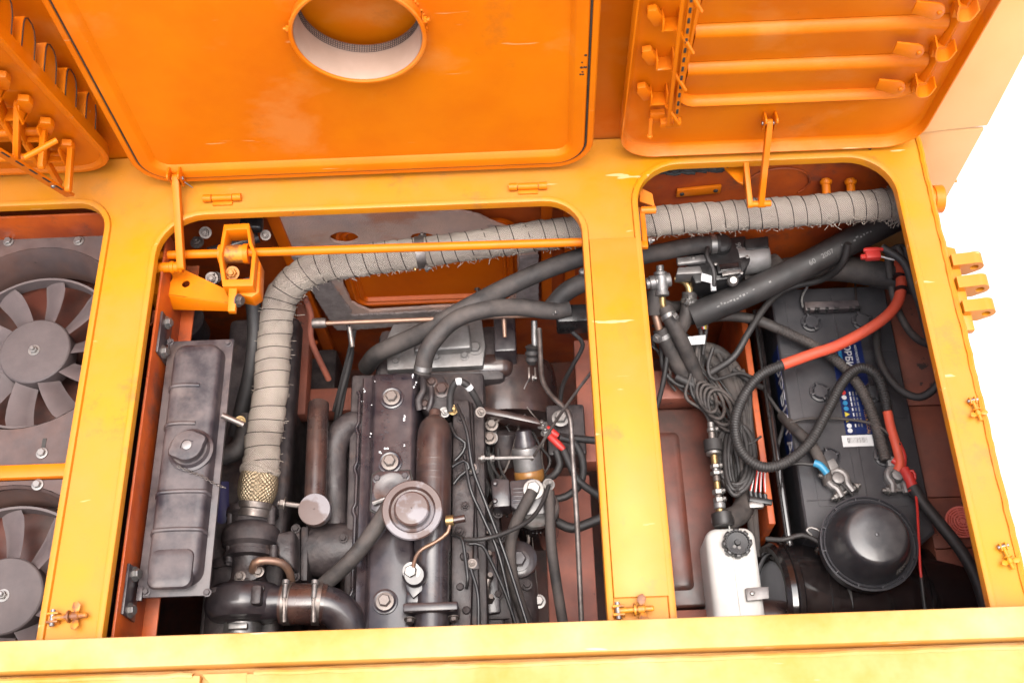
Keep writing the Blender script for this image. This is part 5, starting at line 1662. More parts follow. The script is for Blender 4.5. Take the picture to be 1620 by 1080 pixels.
# ------------------------------------------------------------------ right bay: battery and cables
ZBt = -.38
bx0_, bx1_, by0_, by1_ = .466, .684, .556, 1.066
bat = thing('battery', ((bx0_ + bx1_) / 2, .81, -.60), 'large black truck battery with blue printed label and six caps', 'battery')
ch_ = .035
def bo(i, z, front=0):
    x0_, x1_, y0_, y1_ = bx0_ + i, bx1_ - i, by0_ + i, by1_ - i
    return [V(x0_, y0_ + ch_ * front, z), V(x0_ + .03, y0_, z), V(x1_ - .03, y0_, z), V(x1_, y0_ + ch_ * front, z), V(x1_, y1_, z), V(x0_, y1_, z)]
loft('case', [bo(.004, -.60, .6), bo(.002, ZBt - .045, .6)], M['battery'], bat)
bm = bmesh.new()
b_loft(bm, [bo(0, ZBt - .045, .6), bo(0, ZBt - .003, .6), bo(.003, ZBt, .6)])
lid = finish(bm, 'lid', M['battery'], bat)
xm = (bx0_ + bx1_) / 2
tube('lid_ridge', [V(xm + .004, by0_ + .03, ZBt + .0003), V(xm + .004, by1_ - .02, ZBt + .0003)], .0018, M['battery'], lid, 6)
for y in (W(1300, 558, ZBt).y, W(1300, 665, ZBt).y, W(1300, 800, ZBt).y + .01):
    tube('lid_ridge', [V(bx0_ + .008, y, ZBt + .0003), V(bx1_ - .008, y, ZBt + .0003)], .0013, M['battery'], lid, 6)
# raised cell plates catch the light
for (pa, pb) in (((1240, 470), (1265, 552)), ((1256, 566), (1328, 660)), ((1275, 672), (1330, 800)), ((1345, 715), (1440, 800))):
    a, b = W(*pa, ZBt), W(*pb, ZBt)
    lo_ = rrect(min(a.x, b.x), max(a.x, b.x), min(a.y, b.y), max(a.y, b.y), .004, 3)
    loft('cell_plate', [[V(p[0], p[1], ZBt - .001) for p in lo_], [V(p[0], p[1], ZBt + .0012) for p in lo_]], M['battery'], lid)
for (cx_, cy_) in ((1283, 511), (1363, 509), (1297, 621), (1380, 622), (1312, 724), (1399, 722)):
    p = W(cx_, cy_, ZBt + .001)
    cpo = lathe('vent_cap', [(.0195, 0), (.0188, .0035), (.0160, .0042), (.0150, .0020), (.0135, .0022), (.013, .0075), (.0115, .0090), (.003, .0094)], p, UP, M['battery'], bat, 28)
    for k in range(4):
        a = R(20 + 90 * k)
        box('cap_notch', p + V(.0135 * math.cos(a), .0135 * math.sin(a), .006), (.010, .0045, .006), M['battery'], cpo, .0006, Matrix.Rotation(a, 3, 'Z'))
# carrying handle
a, b = W(1272, 487, ZBt + .016), W(1357, 484, ZBt + .016)
hd_ = box('handle', a.lerp(b, .5), ((b - a).length, .018, .016), M['tank'], bat, .002)
for k, t in enumerate((.06, .22, .40, .58, .84, .97)):
    box('handle_rib', a.lerp(b, t) + V(0, -.007, .0025), (.010 if k % 2 else .006, .005, .013), M['plastic'], hd_, .0006)
ptube('rope', [(1270, 486, ZBt + .016), (1269, 470, ZBt + .012), (1280, 450, ZBt + .02), (1292, 440, ZBt + .01)], 1.6, M['printg'], hd_, seg=6)
ptube('rope', [(1355, 482, ZBt + .016), (1354, 465, ZBt + .012), (1353, 448, ZBt + .004)], 1.6, M['wire'], hd_, seg=6)
# terminals
def terminal(px_, py_, ang, lab, k=1.3):
    p = W(px_, py_, ZBt + .002)
    t = thing('battery_clamp', p, lab, 'battery clamp', 'lead battery clamps')
    lathe('post', [(.0205, -.002), (.0200, .004), (.0112, .005), (.0102, .022), (.008, .023)], p, UP, M['alu'], t, 24)
    bm = bmesh.new()
    c_, s_ = math.cos(ang), math.sin(ang)
    def q_(x, y, z):
        return p + V((x * c_ - y * s_) * k, (x * s_ + y * c_) * k, z)
    path_ = [q_(-.009, -.024, .013), q_(-.008, -.012, .013)] + [q_(.0125 * math.cos(R(t_)), .0125 * math.sin(R(t_)), .013) for t_ in range(220, -41, -20)] + [q_(.008, -.012, .013), q_(.009, -.024, .013)]
    b_tube(bm, path_, .0066, 10)
    cl3 = finish(bm, 'clamp_ring', M['alu'], t)
    lathe('pinch_bolt', [(.0035, -.024), (.0035, .024)], q_(0, -.020, .013), q_(1, 0, 0) - q_(0, 0, 0), M['zinc'], t, 10)
    for s in (-1, 1):
        bolt(q_(s * .014, -.020, .013), (q_(s, 0, 0) - q_(0, 0, 0)), .0065, M['zinc'], t, 'nut')
    box('cable_lug', q_(0, .020, .014), (.029, .018, .011), M['alu'], t, .002, Matrix.Rotation(ang, 3, 'Z'))
    return q_
terminal(1322, 762, R(25), 'grey lead battery clamp beside the blue sleeve, left post')
terminal(1416, 757, R(-2), 'grey lead battery clamp beside the red sleeves, right post')
tb2 = thing('earth_wire', W(1290, 735, ZBt + .02), 'short black earth wire with blue shrink sleeve at the left post', 'wire')
ptube('wire', [(1225, 742, ZBt + .02), (1255, 733, ZBt + .028), (1292, 735, ZBt + .034)], 3, M['rubber'], tb2, seg=8)
ptube('blue_sleeve', [(1288, 732, ZBt + .034), (1298, 736, ZBt + .035), (1308, 748, ZBt + .031)], 6, M['bluetape'], tb2, seg=10)
bolt(W(1303, 752, ZBt + .018), V(-1, 0, .2), .0055, M['zinc'], tb2, 'nut')
lathe('lug', [(.004, 0), (.004, .012)], W(1302, 745, ZBt + .020), V(.4, -1, 0), M['zinc'], tb2, 10)
ptube('lead', [(1318, 752, ZBt + .018), (1332, 765, ZBt + .022), (1350, 784, ZBt + .018)], 2.2, M['rubber'], tb2, seg=8)

# printed label
zl = ZBt + .0016
lc_ = [W(1320, 538, zl), W(1372, 536, zl), W(1378, 686, zl), W(1331, 689, zl)]
lxa, lxb = (lc_[0].x + lc_[3].x) / 2, (lc_[1].x + lc_[2].x) / 2
lya, lyb = lc_[2].y, lc_[0].y
lab_ = box('label', ((lxa + lxb) / 2, (lya + lyb) / 2, zl), (lxb - lxa, lyb - lya, .0006), M['blue'], bat, 0)
RD, TD = V(0, -1, 0), V(1, 0, 0)
zt = zl + .0006
LW, LH = lxb - lxa, lyb - lya
def lp2(fx, fy):
    return V(lxa + LW * fx, lyb - LH * fy, zt)
text('label_text', 'ОРБИТА', lp2(.50, .24), RD, TD, .0175, M['printw'], lab_, bold=.0002)
text('label_text', 'АККУМУЛЯТОР', lp2(.78, .18), RD, TD, .0062, M['printw'], lab_)
text('label_text', '6СТ-190', lp2(.12, .22), RD, TD, .0080, M['printo'], lab_)
text('label_text', '190 А·12 V 1150 А (ССА)', lp2(.72, .77), RD, TD, .0078, M['printo'], lab_)
box('label_stripe', lp2(.26, .24) - V(0, 0, .0002), (.006, LH * .42, .0004), M['cyan'], lab_, 0)
for k, (fy, col) in enumerate(((.58, 'red'), (.63, 'printw'), (.69, 'cyan'), (.75, 'cyan'), (.81, 'printy'), (.87, 'printy'), (.93, 'printw'), (.98, 'printw'))):
    c = lp2(.14, fy * .98)
    if col == 'printy':
        prism('label_icon', [c + V(.005, 0, 0), c + V(-.004, .005, 0), c + V(-.004, -.005, 0)], V(0, 0, .0003), M[col], lab_, 0)
    else:
        lathe('label_icon', [(.0045, -.0001), (.0045, .0003)], c, UP, M[col], lab_, 14)
for k, fx in enumerate((.34, .44, .54)):
    for j in range(7):
        L_ = rnd.uniform(.008, .016)
        box('label_fine_print', lp2(fx, .58 + j * .055), (.0022, L_ * .6, .0003), M['printw'] if k == 0 else M['printg'], lab_, 0)
sa = [W(1331, 689, zl), W(1379, 685, zl)]
sy = W(1355, 706, zl).y
st_ = box('barcode_sticker', ((sa[0].x + sa[1].x) / 2, (sa[0].y + sy) / 2, zl + .0002), (sa[1].x - sa[0].x, sa[0].y - sy, .0006), M['printw'], bat, 0)
for k in range(15):
    x = sa[0].x + .010 + k * .0024
    box('barcode_bar', (x, (sa[0].y + sy) / 2 + .001, zl + .0008), (rnd.choice((.0006, .0012)), .010, .0003), M['seal'] if k < 3 else M['printg'], st_, 0)
# side print
sd = thing('x', (0, 0, 0), 'x y z w', 'x') if False else None
yy0, yy1 = W(1235, 560, -.40).y, W(1290, 725, -.42).y
sl_ = box('side_label', (bx0_ - .0012, (yy0 + yy1) / 2, ZBt - .030), (.0008, yy0 - yy1 + .02, .052), M['blue'], bat, 0)
text('side_text', 'ОРБИТА', V(bx0_ - .0020, (yy0 + yy1) / 2 - .006, ZBt - .022), RD, UP, .046, M['printw'], sl_)

# battery box: black tray wall and orange divider
tr = thing('battery_tray', (.44, .8, -.6), 'glossy black battery tray with a thin raised lip', 'battery tray')
box('tray_wall', (.446, .80, -.52), (.010, .50, .19), M['gloss'], tr, .002)
tube('tray_lip', [V(.440, 1.045, -.424), V(.440, .56, -.424), V(.445, .545, -.424), V(.50, .538, -.424)], .0032, M['plastic'], tr, 8)
box('tray_floor', (.575, .80, -.612), (.27, .54, .012), M['plastic'], tr, .002)
box('tray_front', (.575, .545, -.53), (.25, .008, .16), M['gloss'], tr, .002)
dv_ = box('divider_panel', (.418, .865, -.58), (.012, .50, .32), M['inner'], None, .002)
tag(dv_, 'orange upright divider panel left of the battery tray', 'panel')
# red shelf to the right of the battery: three plates with joints
shf = thing('side_shelf', (.75, .7, -.43), 'red-brown painted side shelf right of the battery, with plate joints', 'shelf')
ys = [1.12, W(1480, 640, -.42).y, W(1480, 786, -.42).y, W(1520, 866, -.42).y, .17]
for k in range(4):
    box('shelf_plate', (.745, (ys[k] + ys[k + 1]) / 2, -.424 - .001 * (k % 2)), (.106, ys[k] - ys[k + 1] - .002, .006), M['oxide'], shf, .001)
box('shelf_web', (.694, .65, -.52), (.004, .9, .19), M['oxide'], shf, .001)
# red strainer disc on the shelf
pn = W(1521, 826, -.415)
ns = thing('drain_strainer', pn, 'round red plastic strainer disc lying on the red shelf', 'strainer')
rN = 26 * S(1521, 826, -.41)
for k, (a, b) in enumerate(((0, .16), (.26, .36), (.44, .53), (.60, .68), (.75, .82), (.88, 1.0))):
    bm = bmesh.new()
    h = .004 + .0008 * (5 - k)
    b_lathe(bm, [(max(.0005, rN * a), 0), (max(.0005, rN * a), h), (rN * b, h), (rN * b, 0)], Matrix.Translation(pn), 36, (False, False))
    finish(bm, 'disc_ring', M['rednet'], ns)
lathe('disc_base', [(rN * .98, -.001), (rN * .98, .0015), (.001, .0015)], pn, UP, M['redsleeve'], ns, 36, (True, False))
for k in range(8):
    a = R(45 * k + 10)
    box('disc_spoke', pn + V(rN * .55 * math.cos(a), rN * .55 * math.sin(a), .0032), (rN * .9, .0018, .003), M['rednet'], ns, 0, Matrix.Rotation(a, 3, 'Z'))

# ---- cables over the battery
cz_ = ZBt
rc1 = thing('battery_cable', W(1330, 545, cz_ + .05), 'thick battery cable in red sleeving looping over the battery', 'cable')
red1 = [(1418, 418, -.30), (1426, 440, -.29), (1420, 478, -.295), (1390, 510, -.30), (1330, 544, -.31), (1285, 560, -.318), (1238, 577, -.322)]
ptube('red_sleeve', red1, 8.8, M['redsleeve'], rc1, seg=16)
blk = [(1243, 575, -.322), (1205, 592, -.325), (1178, 624, -.33), (1163, 668, -.335), (1172, 712, -.34), (1205, 738, -.34), (1245, 730, -.335), (1282, 698, -.33), (1310, 648, -.325), (1335, 602, -.322), (1360, 582, -.322), (1385, 592, -.325), (1398, 622, -.33), (1404, 652, -.335)]
ribbed('ribbed_conduit', blk, 8.2, M['rubber'], rc1)
ptube('red_sleeve', [(1403, 646, -.335), (1409, 675, -.34), (1418, 705, -.345), (1424, 732, -.352), (1420, 744, -.358)], 7.5, M['redsleeve'], rc1, seg=14)
ptube('red_tail', [(1421, 700, -.346), (1430, 722, -.35), (1428, 742, -.356)], 4.5, M['red'], rc1, seg=10)
ptube('red_tail', [(1412, 727, -.355), (1420, 733, -.355), (1426, 744, -.358)], 5, M['red'], rc1, seg=10)
c2_ = thing('conduit_cable', W(1300, 560, cz_ + .02), 'grey cable turning into ribbed black conduit across the battery lid', 'cable')
ptube('grey_cable', [(1090, 506, -.36), (1150, 500, -.355), (1195, 506, -.35), (1232, 520, -.346)], 8.5, M['rubberdust'], c2_, seg=14)
ribbed('ribbed_conduit', [(1230, 519, -.346), (1270, 538, -.35), (1310, 560, -.35), (1345, 592, -.350), (1370, 630, -.355), (1388, 680, -.36), (1402, 730, -.362)], 8.2, M['rubberdust'], c2_)
CW = [('slim black cable sagging across the far end of the battery', [(1342, 385, -.20), (1332, 418, -.24), (1300, 442, -.30), (1250, 455, -.325), (1215, 480, -.33), (1185, 525, -.335), (1160, 565, -.35), (1120, 592, -.37)], 5.5, 'rubber'),
      ('black cable looping down right of the battery and back', [(1388, 510, -.35), (1387, 545, -.34), (1398, 585, -.33), (1425, 617, -.32), (1455, 628, -.31), (1480, 612, -.29), (1489, 585, -.27), (1480, 545, -.25), (1462, 500, -.22), (1445, 455, -.19), (1430, 415, -.17), (1395, 391, -.17)], 6.5, 'rubber'),
      ('black cable hanging along the right wall, inner one', [(1420, 390, -.20), (1434, 420, -.21), (1450, 470, -.23), (1464, 520, -.25), (1480, 575, -.27)], 5.0, 'rubberdust'),
      ('brown-black cable hanging along the right wall, outer one', [(1432, 392, -.18), (1440, 430, -.19), (1452, 470, -.21), (1472, 530, -.24), (1488, 590, -.26)], 4.5, 'rubber'),
      ('black cable bowing below the red sleeving at the right wall', [(1410, 395, -.28), (1408, 430, -.30), (1414, 470, -.32), (1430, 510, -.33), (1450, 535, -.32), (1470, 545, -.30)], 6.0, 'rubberdust'),
      ('black cable looped at the top right corner of the bay', [(1408, 440, -.29), (1406, 405, -.27), (1420, 392, -.25), (1432, 396, -.24), (1436, 425, -.25)], 6.0, 'rubberdust')]
for lab, ln, r_, m_ in CW:
    tag(ptube('loose_cable', ln, r_, M[m_], seg=12), lab, 'cable', 'loose cables by the battery')
for (px_, py_) in ((1421, 438), (1425, 458)):
    p = W(px_, py_, -.286)
    lathe('cable_tie', [(.0105, -.0015), (.0118, -.0015), (.0118, .0015), (.0105, .0015)], p, V(-.1, -1, .1), M['plastic'], rc1, 18)
fz = thing('fuse_holder', W(1378, 401, -.17), 'small red fuse holder plug at the far right corner', 'fuse holder')
p = W(1380, 402, -.17)
box('body', p, (.026, .022, .014), M['red'], fz, .003)
box('hinge_bar', p + V(.001, .005, .006), (.034, .006, .005), M['red'], fz, .0015)
box('side_tab', p + V(-.016, -.005, 0), (.010, .008, .007), M['red'], fz, .0012)
ptube('white_lead', [(1392, 405, -.168), (1405, 409, -.17), (1415, 411, -.175)], 1.3, M['printw'], fz, seg=6)
# positive lead off to the front right
pl2 = thing('positive_lead', W(1440, 760, -.35), 'black lead with red fuse boot running down the right side', 'cable')
ptube('red_boot', [(1430, 742, -.35), (1438, 755, -.348), (1446, 776, -.348)], 8.5, M['red'], pl2, seg=14, rfun=corrugated(.006, .05))
ptube('black_lead', [(1444, 770, -.348), (1460, 795, -.345), (1482, 822, -.34), (1520, 870, -.335), (1545, 915, -.335), (1562, 970, -.335)], 10, M['rubber'], pl2, seg=14)
ptube('red_loop', [(1432, 748, -.345), (1444, 744, -.342), (1448, 756, -.344), (1442, 764, -.347)], 2.2, M['red'], pl2, seg=8)
ptube('red_wire', [(1448, 776, -.345), (1451, 800, -.335), (1453, 840, -.325), (1456, 900, -.32), (1458, 915, -.325)], 2.2, M['red'], pl2, seg=8)
ptube('black_tail', [(1457, 908, -.323), (1460, 935, -.33), (1466, 980, -.34)], 3.2, M['rubber'], pl2, seg=8)
# thin loom wire across the lid
tag(ptube('thin_wire', [(1250, 668, -.372), (1280, 662, -.366), (1340, 663, -.366), (1385, 672, -.355), (1410, 690, -.34), (1424, 704, -.34)], 2.4, M['rubberdust'], seg=8), 'thin dusty wire lying straight across the battery label', 'wire')
tag(ptube('stub_cable', [(1238, 658, -.42), (1255, 676, -.375), (1285, 706, -.358), (1305, 745, -.36), (1310, 765, -.372)], 9, M['rubberdust'], seg=12), 'grey cable bending over the left battery edge to the post', 'cable')
tag(ptube('tray_strap', [(1205, 612, -.43), (1225, 640, -.42), (1240, 665, -.418), (1232, 700, -.43), (1220, 745, -.44)], 3.2, M['rubber'], seg=8), 'thin black strap hanging inside the battery tray edge', 'strap')
# ------------------------------------------------------------------ right bay: hoses, heater, air filter, reservoir, wiring
bh = thing('air_hose', W(1280, 420, -.2), 'thick black air hose with white printing slanting up to the right', 'hose')
hp_ = catmull([W(*q_) for q_ in ((1095, 500, -.30), (1140, 482, -.285), (1200, 456, -.27), (1270, 422, -.255), (1340, 385, -.24), (1400, 354, -.225), (1450, 330, -.215))], .006)
rH = 21.5 * S(1280, 420, -.25)
bm = bmesh.new(); b_tube(bm, hp_, rH, 28); finish(bm, 'rubber', M['rubber'], bh)
def on_hose(f, lift=0):
    p, t = pick(hp_, f)
    n_ = (V(0, 0, CAM_H) - p).normalized()
    n_ = (n_ - t * n_.dot(t)).normalized()
    return p + n_ * (rH + .0004), t, n_
for f, s, sz in ((.52, '60', .013), (.585, '2007', .012)):
    p, t, n_ = on_hose(f)
    text('hose_print', s, p, t, n_.cross(t), sz, M['printg'], bh)
random.seed(8)
for f in (.12, .128, .136, .146, .156, .166, .178, .19, .203, .215, .228, .245, .27, .34, .655, .665, .72, .73, .742, .752, .765, .778):   # rubbed-off print, no longer readable
    p, t, n_ = on_hose(f)
    box('print_trace', p + n_.cross(t) * random.uniform(-.002, .002), (random.uniform(.002, .005), random.uniform(.0015, .004), .0005), M['printg'], bh, 0, Matrix((t, n_.cross(t), n_)).transposed())
tag(ptube('air_hose', [(1190, 440, -.33), (1250, 428, -.325), (1320, 424, -.32), (1380, 432, -.315), (1450, 446, -.31)], 21, M['rubberdust'], seg=24), 'thick dusty hose lying level behind the far end of battery', 'hose')
tag(ptube('thick_hose', [(1172, 440, -.31), (1195, 432, -.31), (1230, 420, -.315)], 20, M['rubberdust'], seg=22), 'short thick hose piece just below the heater silver end', 'hose')

# far wall furniture of the right bay
yf = 1.128
pl3 = thing('wall_plate', WY(1105, 300, yf), 'small orange strip plate with two holes on the far wall', 'plate')
a, b = WY(1070, 303, yf), WY(1140, 296, yf)
d = (b - a).normalized(); s = V(0, 0, .010)
prism('strip', [a - s, b - s, b + s, a + s], V(0, -.006, 0), M['paint'], pl3, .001)
for t in (.12, .88):
    bolt(a.lerp(b, t) + V(0, -.006, 0), V(0, -1, 0), .004, M['seal'], pl3, 'dome', 'hole')
for px_, lab in ((1306, 'left'), (1345, 'right')):
    a = WY(px_, 283, yf); b = WY(px_ + 2, 305, yf - .05)
    st2 = thing('pipe_stub', a, 'short orange pipe stub poking from the far wall, %s one' % lab, 'pipe', 'orange stubs on the far wall')
    lathe('stub', [(.0075, 0), (.0075, .055), (.006, .056)], a, V(0, -.9, -.35), M['paint'], st2, 16)
    lathe('stub_collar', [(.0105, 0), (.0105, .004), (.0085, .007)], a + V(0, -.004, 0), V(0, -.9, -.35), M['paint'], st2, 16)
bm = bmesh.new()
c = WY(1230, 290, yf)
b_tube(bm, [c + V(.055 * math.cos(R(t)), -.001, .045 * math.sin(R(t))) for t in range(-40, 200, 10)], .0018, 6)
tag(finish(bm, 'pressed_ring', M['inner']), 'large faint pressed ring on the orange far wall', 'ring')
# gusset flaps under the deck edge
for pts_, lab in ((((1012, 296), (1032, 306), (1036, 326), (1012, 318)), 'folded orange flap at the left corner under the deck edge'),
                  (((1138, 258), (1176, 260), (1176, 292), (1166, 286)), 'triangular orange flap beside the lid stay')):
    tag(prism('corner_flap', [W(*q_, -.035) for q_ in pts_], V(0, 0, -.004), M['paint'], None, .0008), lab, 'flap')
bm = bmesh.new()
random.seed(5)
for k in range(26):
    t = k / 25
    p = WY(1032 + 110 * t, 272 + random.uniform(-3, 3) - 5 * t, 1.108)
    b_tube(bm, [p, p + V(random.uniform(.004, .016), -.002, random.uniform(-.003, .003)), p + V(random.uniform(.01, .024), -.001, random.uniform(-.004, .004))], random.uniform(.0015, .004), 6)
sm = finish(bm, 'sealant_smear', M['seal'], None, kind='stuff')
sm['label'] = 'black tarry sealant smear along the far deck edge'
sm['category'] = 'sealant'
tag(tube('tar_blob', [W(1360, 212, .004), W(1366, 222, .010), W(1374, 226, .007), W(1382, 232, .005)], lambda t: .0055 + .003 * math.sin(t * 9), M['seal'], None, 8, .003,
         rfun=lambda l, a: 1 + .5 * mnoise.noise(V(l * 300, math.cos(a) * 2, math.sin(a) * 2))), 'crumpled black scrap lying on the deck behind the right opening', 'scrap')
# link handle by centre bar
lh = thing('link_handle', W(1022, 360, -.03), 'small orange crank handle hanging beside the centre bar', 'handle')
box('crank', W(1018, 358, -.03), (.009, .072, .005), M['paint'], lh, .002)
lathe('pin', [(.0065, 0), (.0065, .024)], W(1014, 333, -.028), V(1, 0, 0), M['paint'], lh, 14)
box('foot', W(1015, 388, -.03), (.020, .012, .008), M['paint'], lh, .001)
bolt(W(1027, 381, -.03), V(1, 0, .2), .005, M['zinc'], lh, 'nut')

# heater
ht = thing('coolant_heater', W(1145, 415, -.3), 'black and silver coolant heater unit below the wrapped pipe', 'heater')
zh = -.235
def hb(name, pix, z, dz, m_, bev=.003, par=None):
    return prism(name, [W(*q_, z) for q_ in pix], V(0, 0, -dz), M[m_], par or ht, bev)
body = hb('body', [(1090, 384), (1180, 372), (1188, 410), (1172, 438), (1100, 448), (1088, 420)], zh, .07, 'plastic', .004)
a, b = W(1165, 412, zh - .026), W(1214, 406, zh - .026)
lathe('silver_drum', [(.028, 0), (.028, (b - a).length - .006), (.025, (b - a).length), (.004, (b - a).length + .001)], a, b - a, M['alu'], ht, 36)
hb('black_end', [(1176, 378), (1216, 372), (1217, 392), (1180, 396)], zh + .004, .03, 'plastic', .004)
hb('silver_plate', [(1070, 407), (1114, 402), (1118, 413), (1072, 418)], zh + .012, .010, 'alu', .003)
hb('grey_foot', [(1072, 422), (1108, 420), (1112, 432), (1070, 434)], zh + .006, .03, 'alu', .003)
tw = hb('tower', [(1133, 416), (1172, 412), (1174, 426), (1136, 432)], zh + .010, .03, 'plastic', .002)
hb('tower_glass', [(1138, 418), (1168, 415), (1170, 424), (1140, 428)], zh + .0115, .003, 'gloss', .0008, tw)
hb('silver_strip', [(1142, 430), (1172, 426), (1174, 431), (1143, 436)], zh + .012, .006, 'zinc', .0008, tw)
for (bx_, by_) in ((1182, 407), (1173, 432), (1097, 408), (1132, 418)):
    bolt(W(bx_, by_, zh + .012), UP, .0035, M['zinc'], ht, 'dome', 'screw')
text('type_mark', '90', W(1168, 389, zh + .0006), V(.1, -1, 0), V(1, .1, 0), .014, M['printg'], ht)
pe = W(1140, 388, zh + .004)
lathe('outlet_elbow', [(.019, -.01), (.019, .010), (.016, .014), (.012, .016)], pe, UP, M['rubber'], ht, 26)
hb('rating_plate', [(1076, 378), (1110, 373), (1111, 381), (1077, 386)], zh - .004, .002, 'printg', .0004)
lathe('bracket_clip', [(.010, 0), (.010, .012), (.006, .016)], W(1158, 445, zh - .01), V(0, -.4, 1), M['zinc'], ht, 16)
hh = thing('heater_hose', W(1080, 395, zh + .02), 'dusty brown hose with a clamp entering the heater top', 'hose')
ptube('rubber', [(985, 416, zh - .0), (1020, 404, zh + .006), (1060, 396, zh + .012), (1100, 388, zh + .016), (1138, 386, zh + .016)], 14, M['rubberdust'], hh, seg=20)
lathe('hose_clamp', [(.0165, -.005), (.0175, -.005), (.0175, .005), (.0165, .005)], W(1128, 386, zh + .016), W(1138, 385, zh + .016) - W(1118, 387, zh + .016), M['zinc'], hh, 26)
bolt(W(1129, 378, zh + .026), V(0, 1, .5), .0055, M['copper'], hh, 'hex', 'clamp_screw')
tag(ptube('heater_cable', [(1120, 392, zh + .03), (1118, 405, zh + .034), (1128, 425, zh + .03), (1130, 445, zh + .02), (1128, 458, zh + .01)], 3.5, M['rubber'], seg=10), 'short black cable crossing the heater face', 'cable')
wt = thing('paper_tag', W(1115, 440, zh), 'small blank white tag hanging at the heater cable', 'tag')
prism('paper', [W(1110, 432, zh + .022), W(1127, 437, zh + .022), W(1125, 448, zh + .022), W(1109, 444, zh + .022)], V(0, 0, .0006), M['printw'], wt, 0)
lathe('white_sleeve', [(.005, 0), (.005, .016)], W(1128, 446, zh + .015), V(0, -1, -.3), M['printw'], wt, 12)
wt = thing('paper_tag', W(1102, 538, -.34), 'larger blank white paper tag wrapped on the wiring below the valve', 'tag')
prism('paper', [W(1086, 533, -.335), W(1116, 530, -.335), W(1115, 544, -.335), W(1087, 546, -.335)], V(0, 0, .0006), M['printw'], wt, 0)
for k in range(2):
    box('fine_print', W(1102, 536 + k * 4, -.3342), (.016, .0010, .0003), M['printg'], wt, 0)

# three-way valve
tv = thing('tee_valve', W(1048, 460, -.28), 'grey cast three-way valve with hose tails and clamps', 'valve')
zv = -.275
a, b = W(1022, 449, zv), W(1070, 440, zv)
lathe('run', [(.010, 0), (.010, .006), (.0130, .007), (.0130, .016), (.0105, .018), (.0105, .034), (.0130, .036), (.0130, .045), (.010, .046)], a, b - a, M['alu'], tv, 20)
lathe('branch', [(.014, -.008), (.0125, .010), (.0105, .020), (.0125, .021), (.0125, .028), (.0085, .029)], W(1046, 444, zv), W(1048, 472, zv - .01) - W(1046, 444, zv), M['alu'], tv, 20)
lathe('bonnet', [(.009, 0), (.009, .012), (.012, .013), (.012, .018), (.007, .020), (.007, .03)], W(1045, 446, zv), W(1044, 425, zv + .01) - W(1045, 446, zv), M['alu'], tv, 16)
ptube('brass_elbow', [(1068, 441, zv), (1082, 444, zv + .002), (1090, 455, zv), (1091, 466, zv - .006)], 6, M['brass'], tv, seg=12)
ptube('brass_tail', [(1048, 470, zv - .012), (1048, 480, zv - .018), (1052, 492, zv - .026)], 5.5, M['brass'], tv, seg=12)
ptube('alu_tail', [(1036, 462, zv - .02), (1035, 480, zv - .025), (1036, 498, zv - .035)], 13, M['rubberdust'], tv, seg=16)
ptube('brass_tail', [(1036, 496, zv - .034), (1040, 510, zv - .04), (1044, 525, zv - .05)], 6.5, M['copper'], tv, seg=12)
for (px_, py_, ang) in ((1091, 473, V(.9, .3, .4)), (1089, 478, V(-.9, .2, .4)), (1067, 501, V(.9, .4, .5)), (1040, 535, V(-.6, -.6, .5))):
    bolt(W(px_, py_, zv + .0), ang, .0062, M['zinc'], tv, 'hex', 'clamp_screw')
for lab, ln, r_ in (('dusty hose clamped under the brass elbow', [(1091, 462, zv - .004), (1090, 480, zv - .014), (1084, 505, zv - .03), (1070, 530, zv - .06), (1060, 560, -.37)], 12),
                    ('dusty hose clamped under the middle brass tail', [(1052, 488, zv - .024), (1062, 508, zv - .03), (1078, 540, -.33), (1096, 580, -.37), (1108, 610, -.40)], 12),
                    ('dusty hose clamped under the left copper tail', [(1044, 520, zv - .046), (1056, 545, -.34), (1072, 578, -.37), (1092, 605, -.40)], 12),
                    ('dusty grey hose bending down past the wiring, inner', [(1096, 560, -.40), (1130, 575, -.41), (1155, 610, -.42), (1168, 660, -.43), (1178, 720, -.44)], 11),
                    ('dusty grey hose bending down past the wiring, outer', [(1100, 548, -.41), (1140, 560, -.42), (1170, 600, -.43), (1182, 650, -.44), (1190, 720, -.45)], 11),
                    ('dark hose dropping behind the centre bar top', [(1020, 475, -.34), (1040, 478, -.335), (1060, 486, -.34), (1085, 484, -.35)], 10)):
    hs_ = thing('water_hose', W(*ln[0]), lab, 'hose', 'heater water hoses')
    ptube('rubber', ln, r_, M['rubberdust'], hs_, seg=16)
    p0_, p1_ = W(*ln[0]), W(*ln[1])
    if 'clamped' in lab:
        dd = (p1_ - p0_).normalized()
        lathe('hose_clamp', [(.0142, -.004), (.0152, -.004), (.0152, .004), (.0142, .004)], p0_ + dd * .016, dd, M['zinc'], hs_, 22)

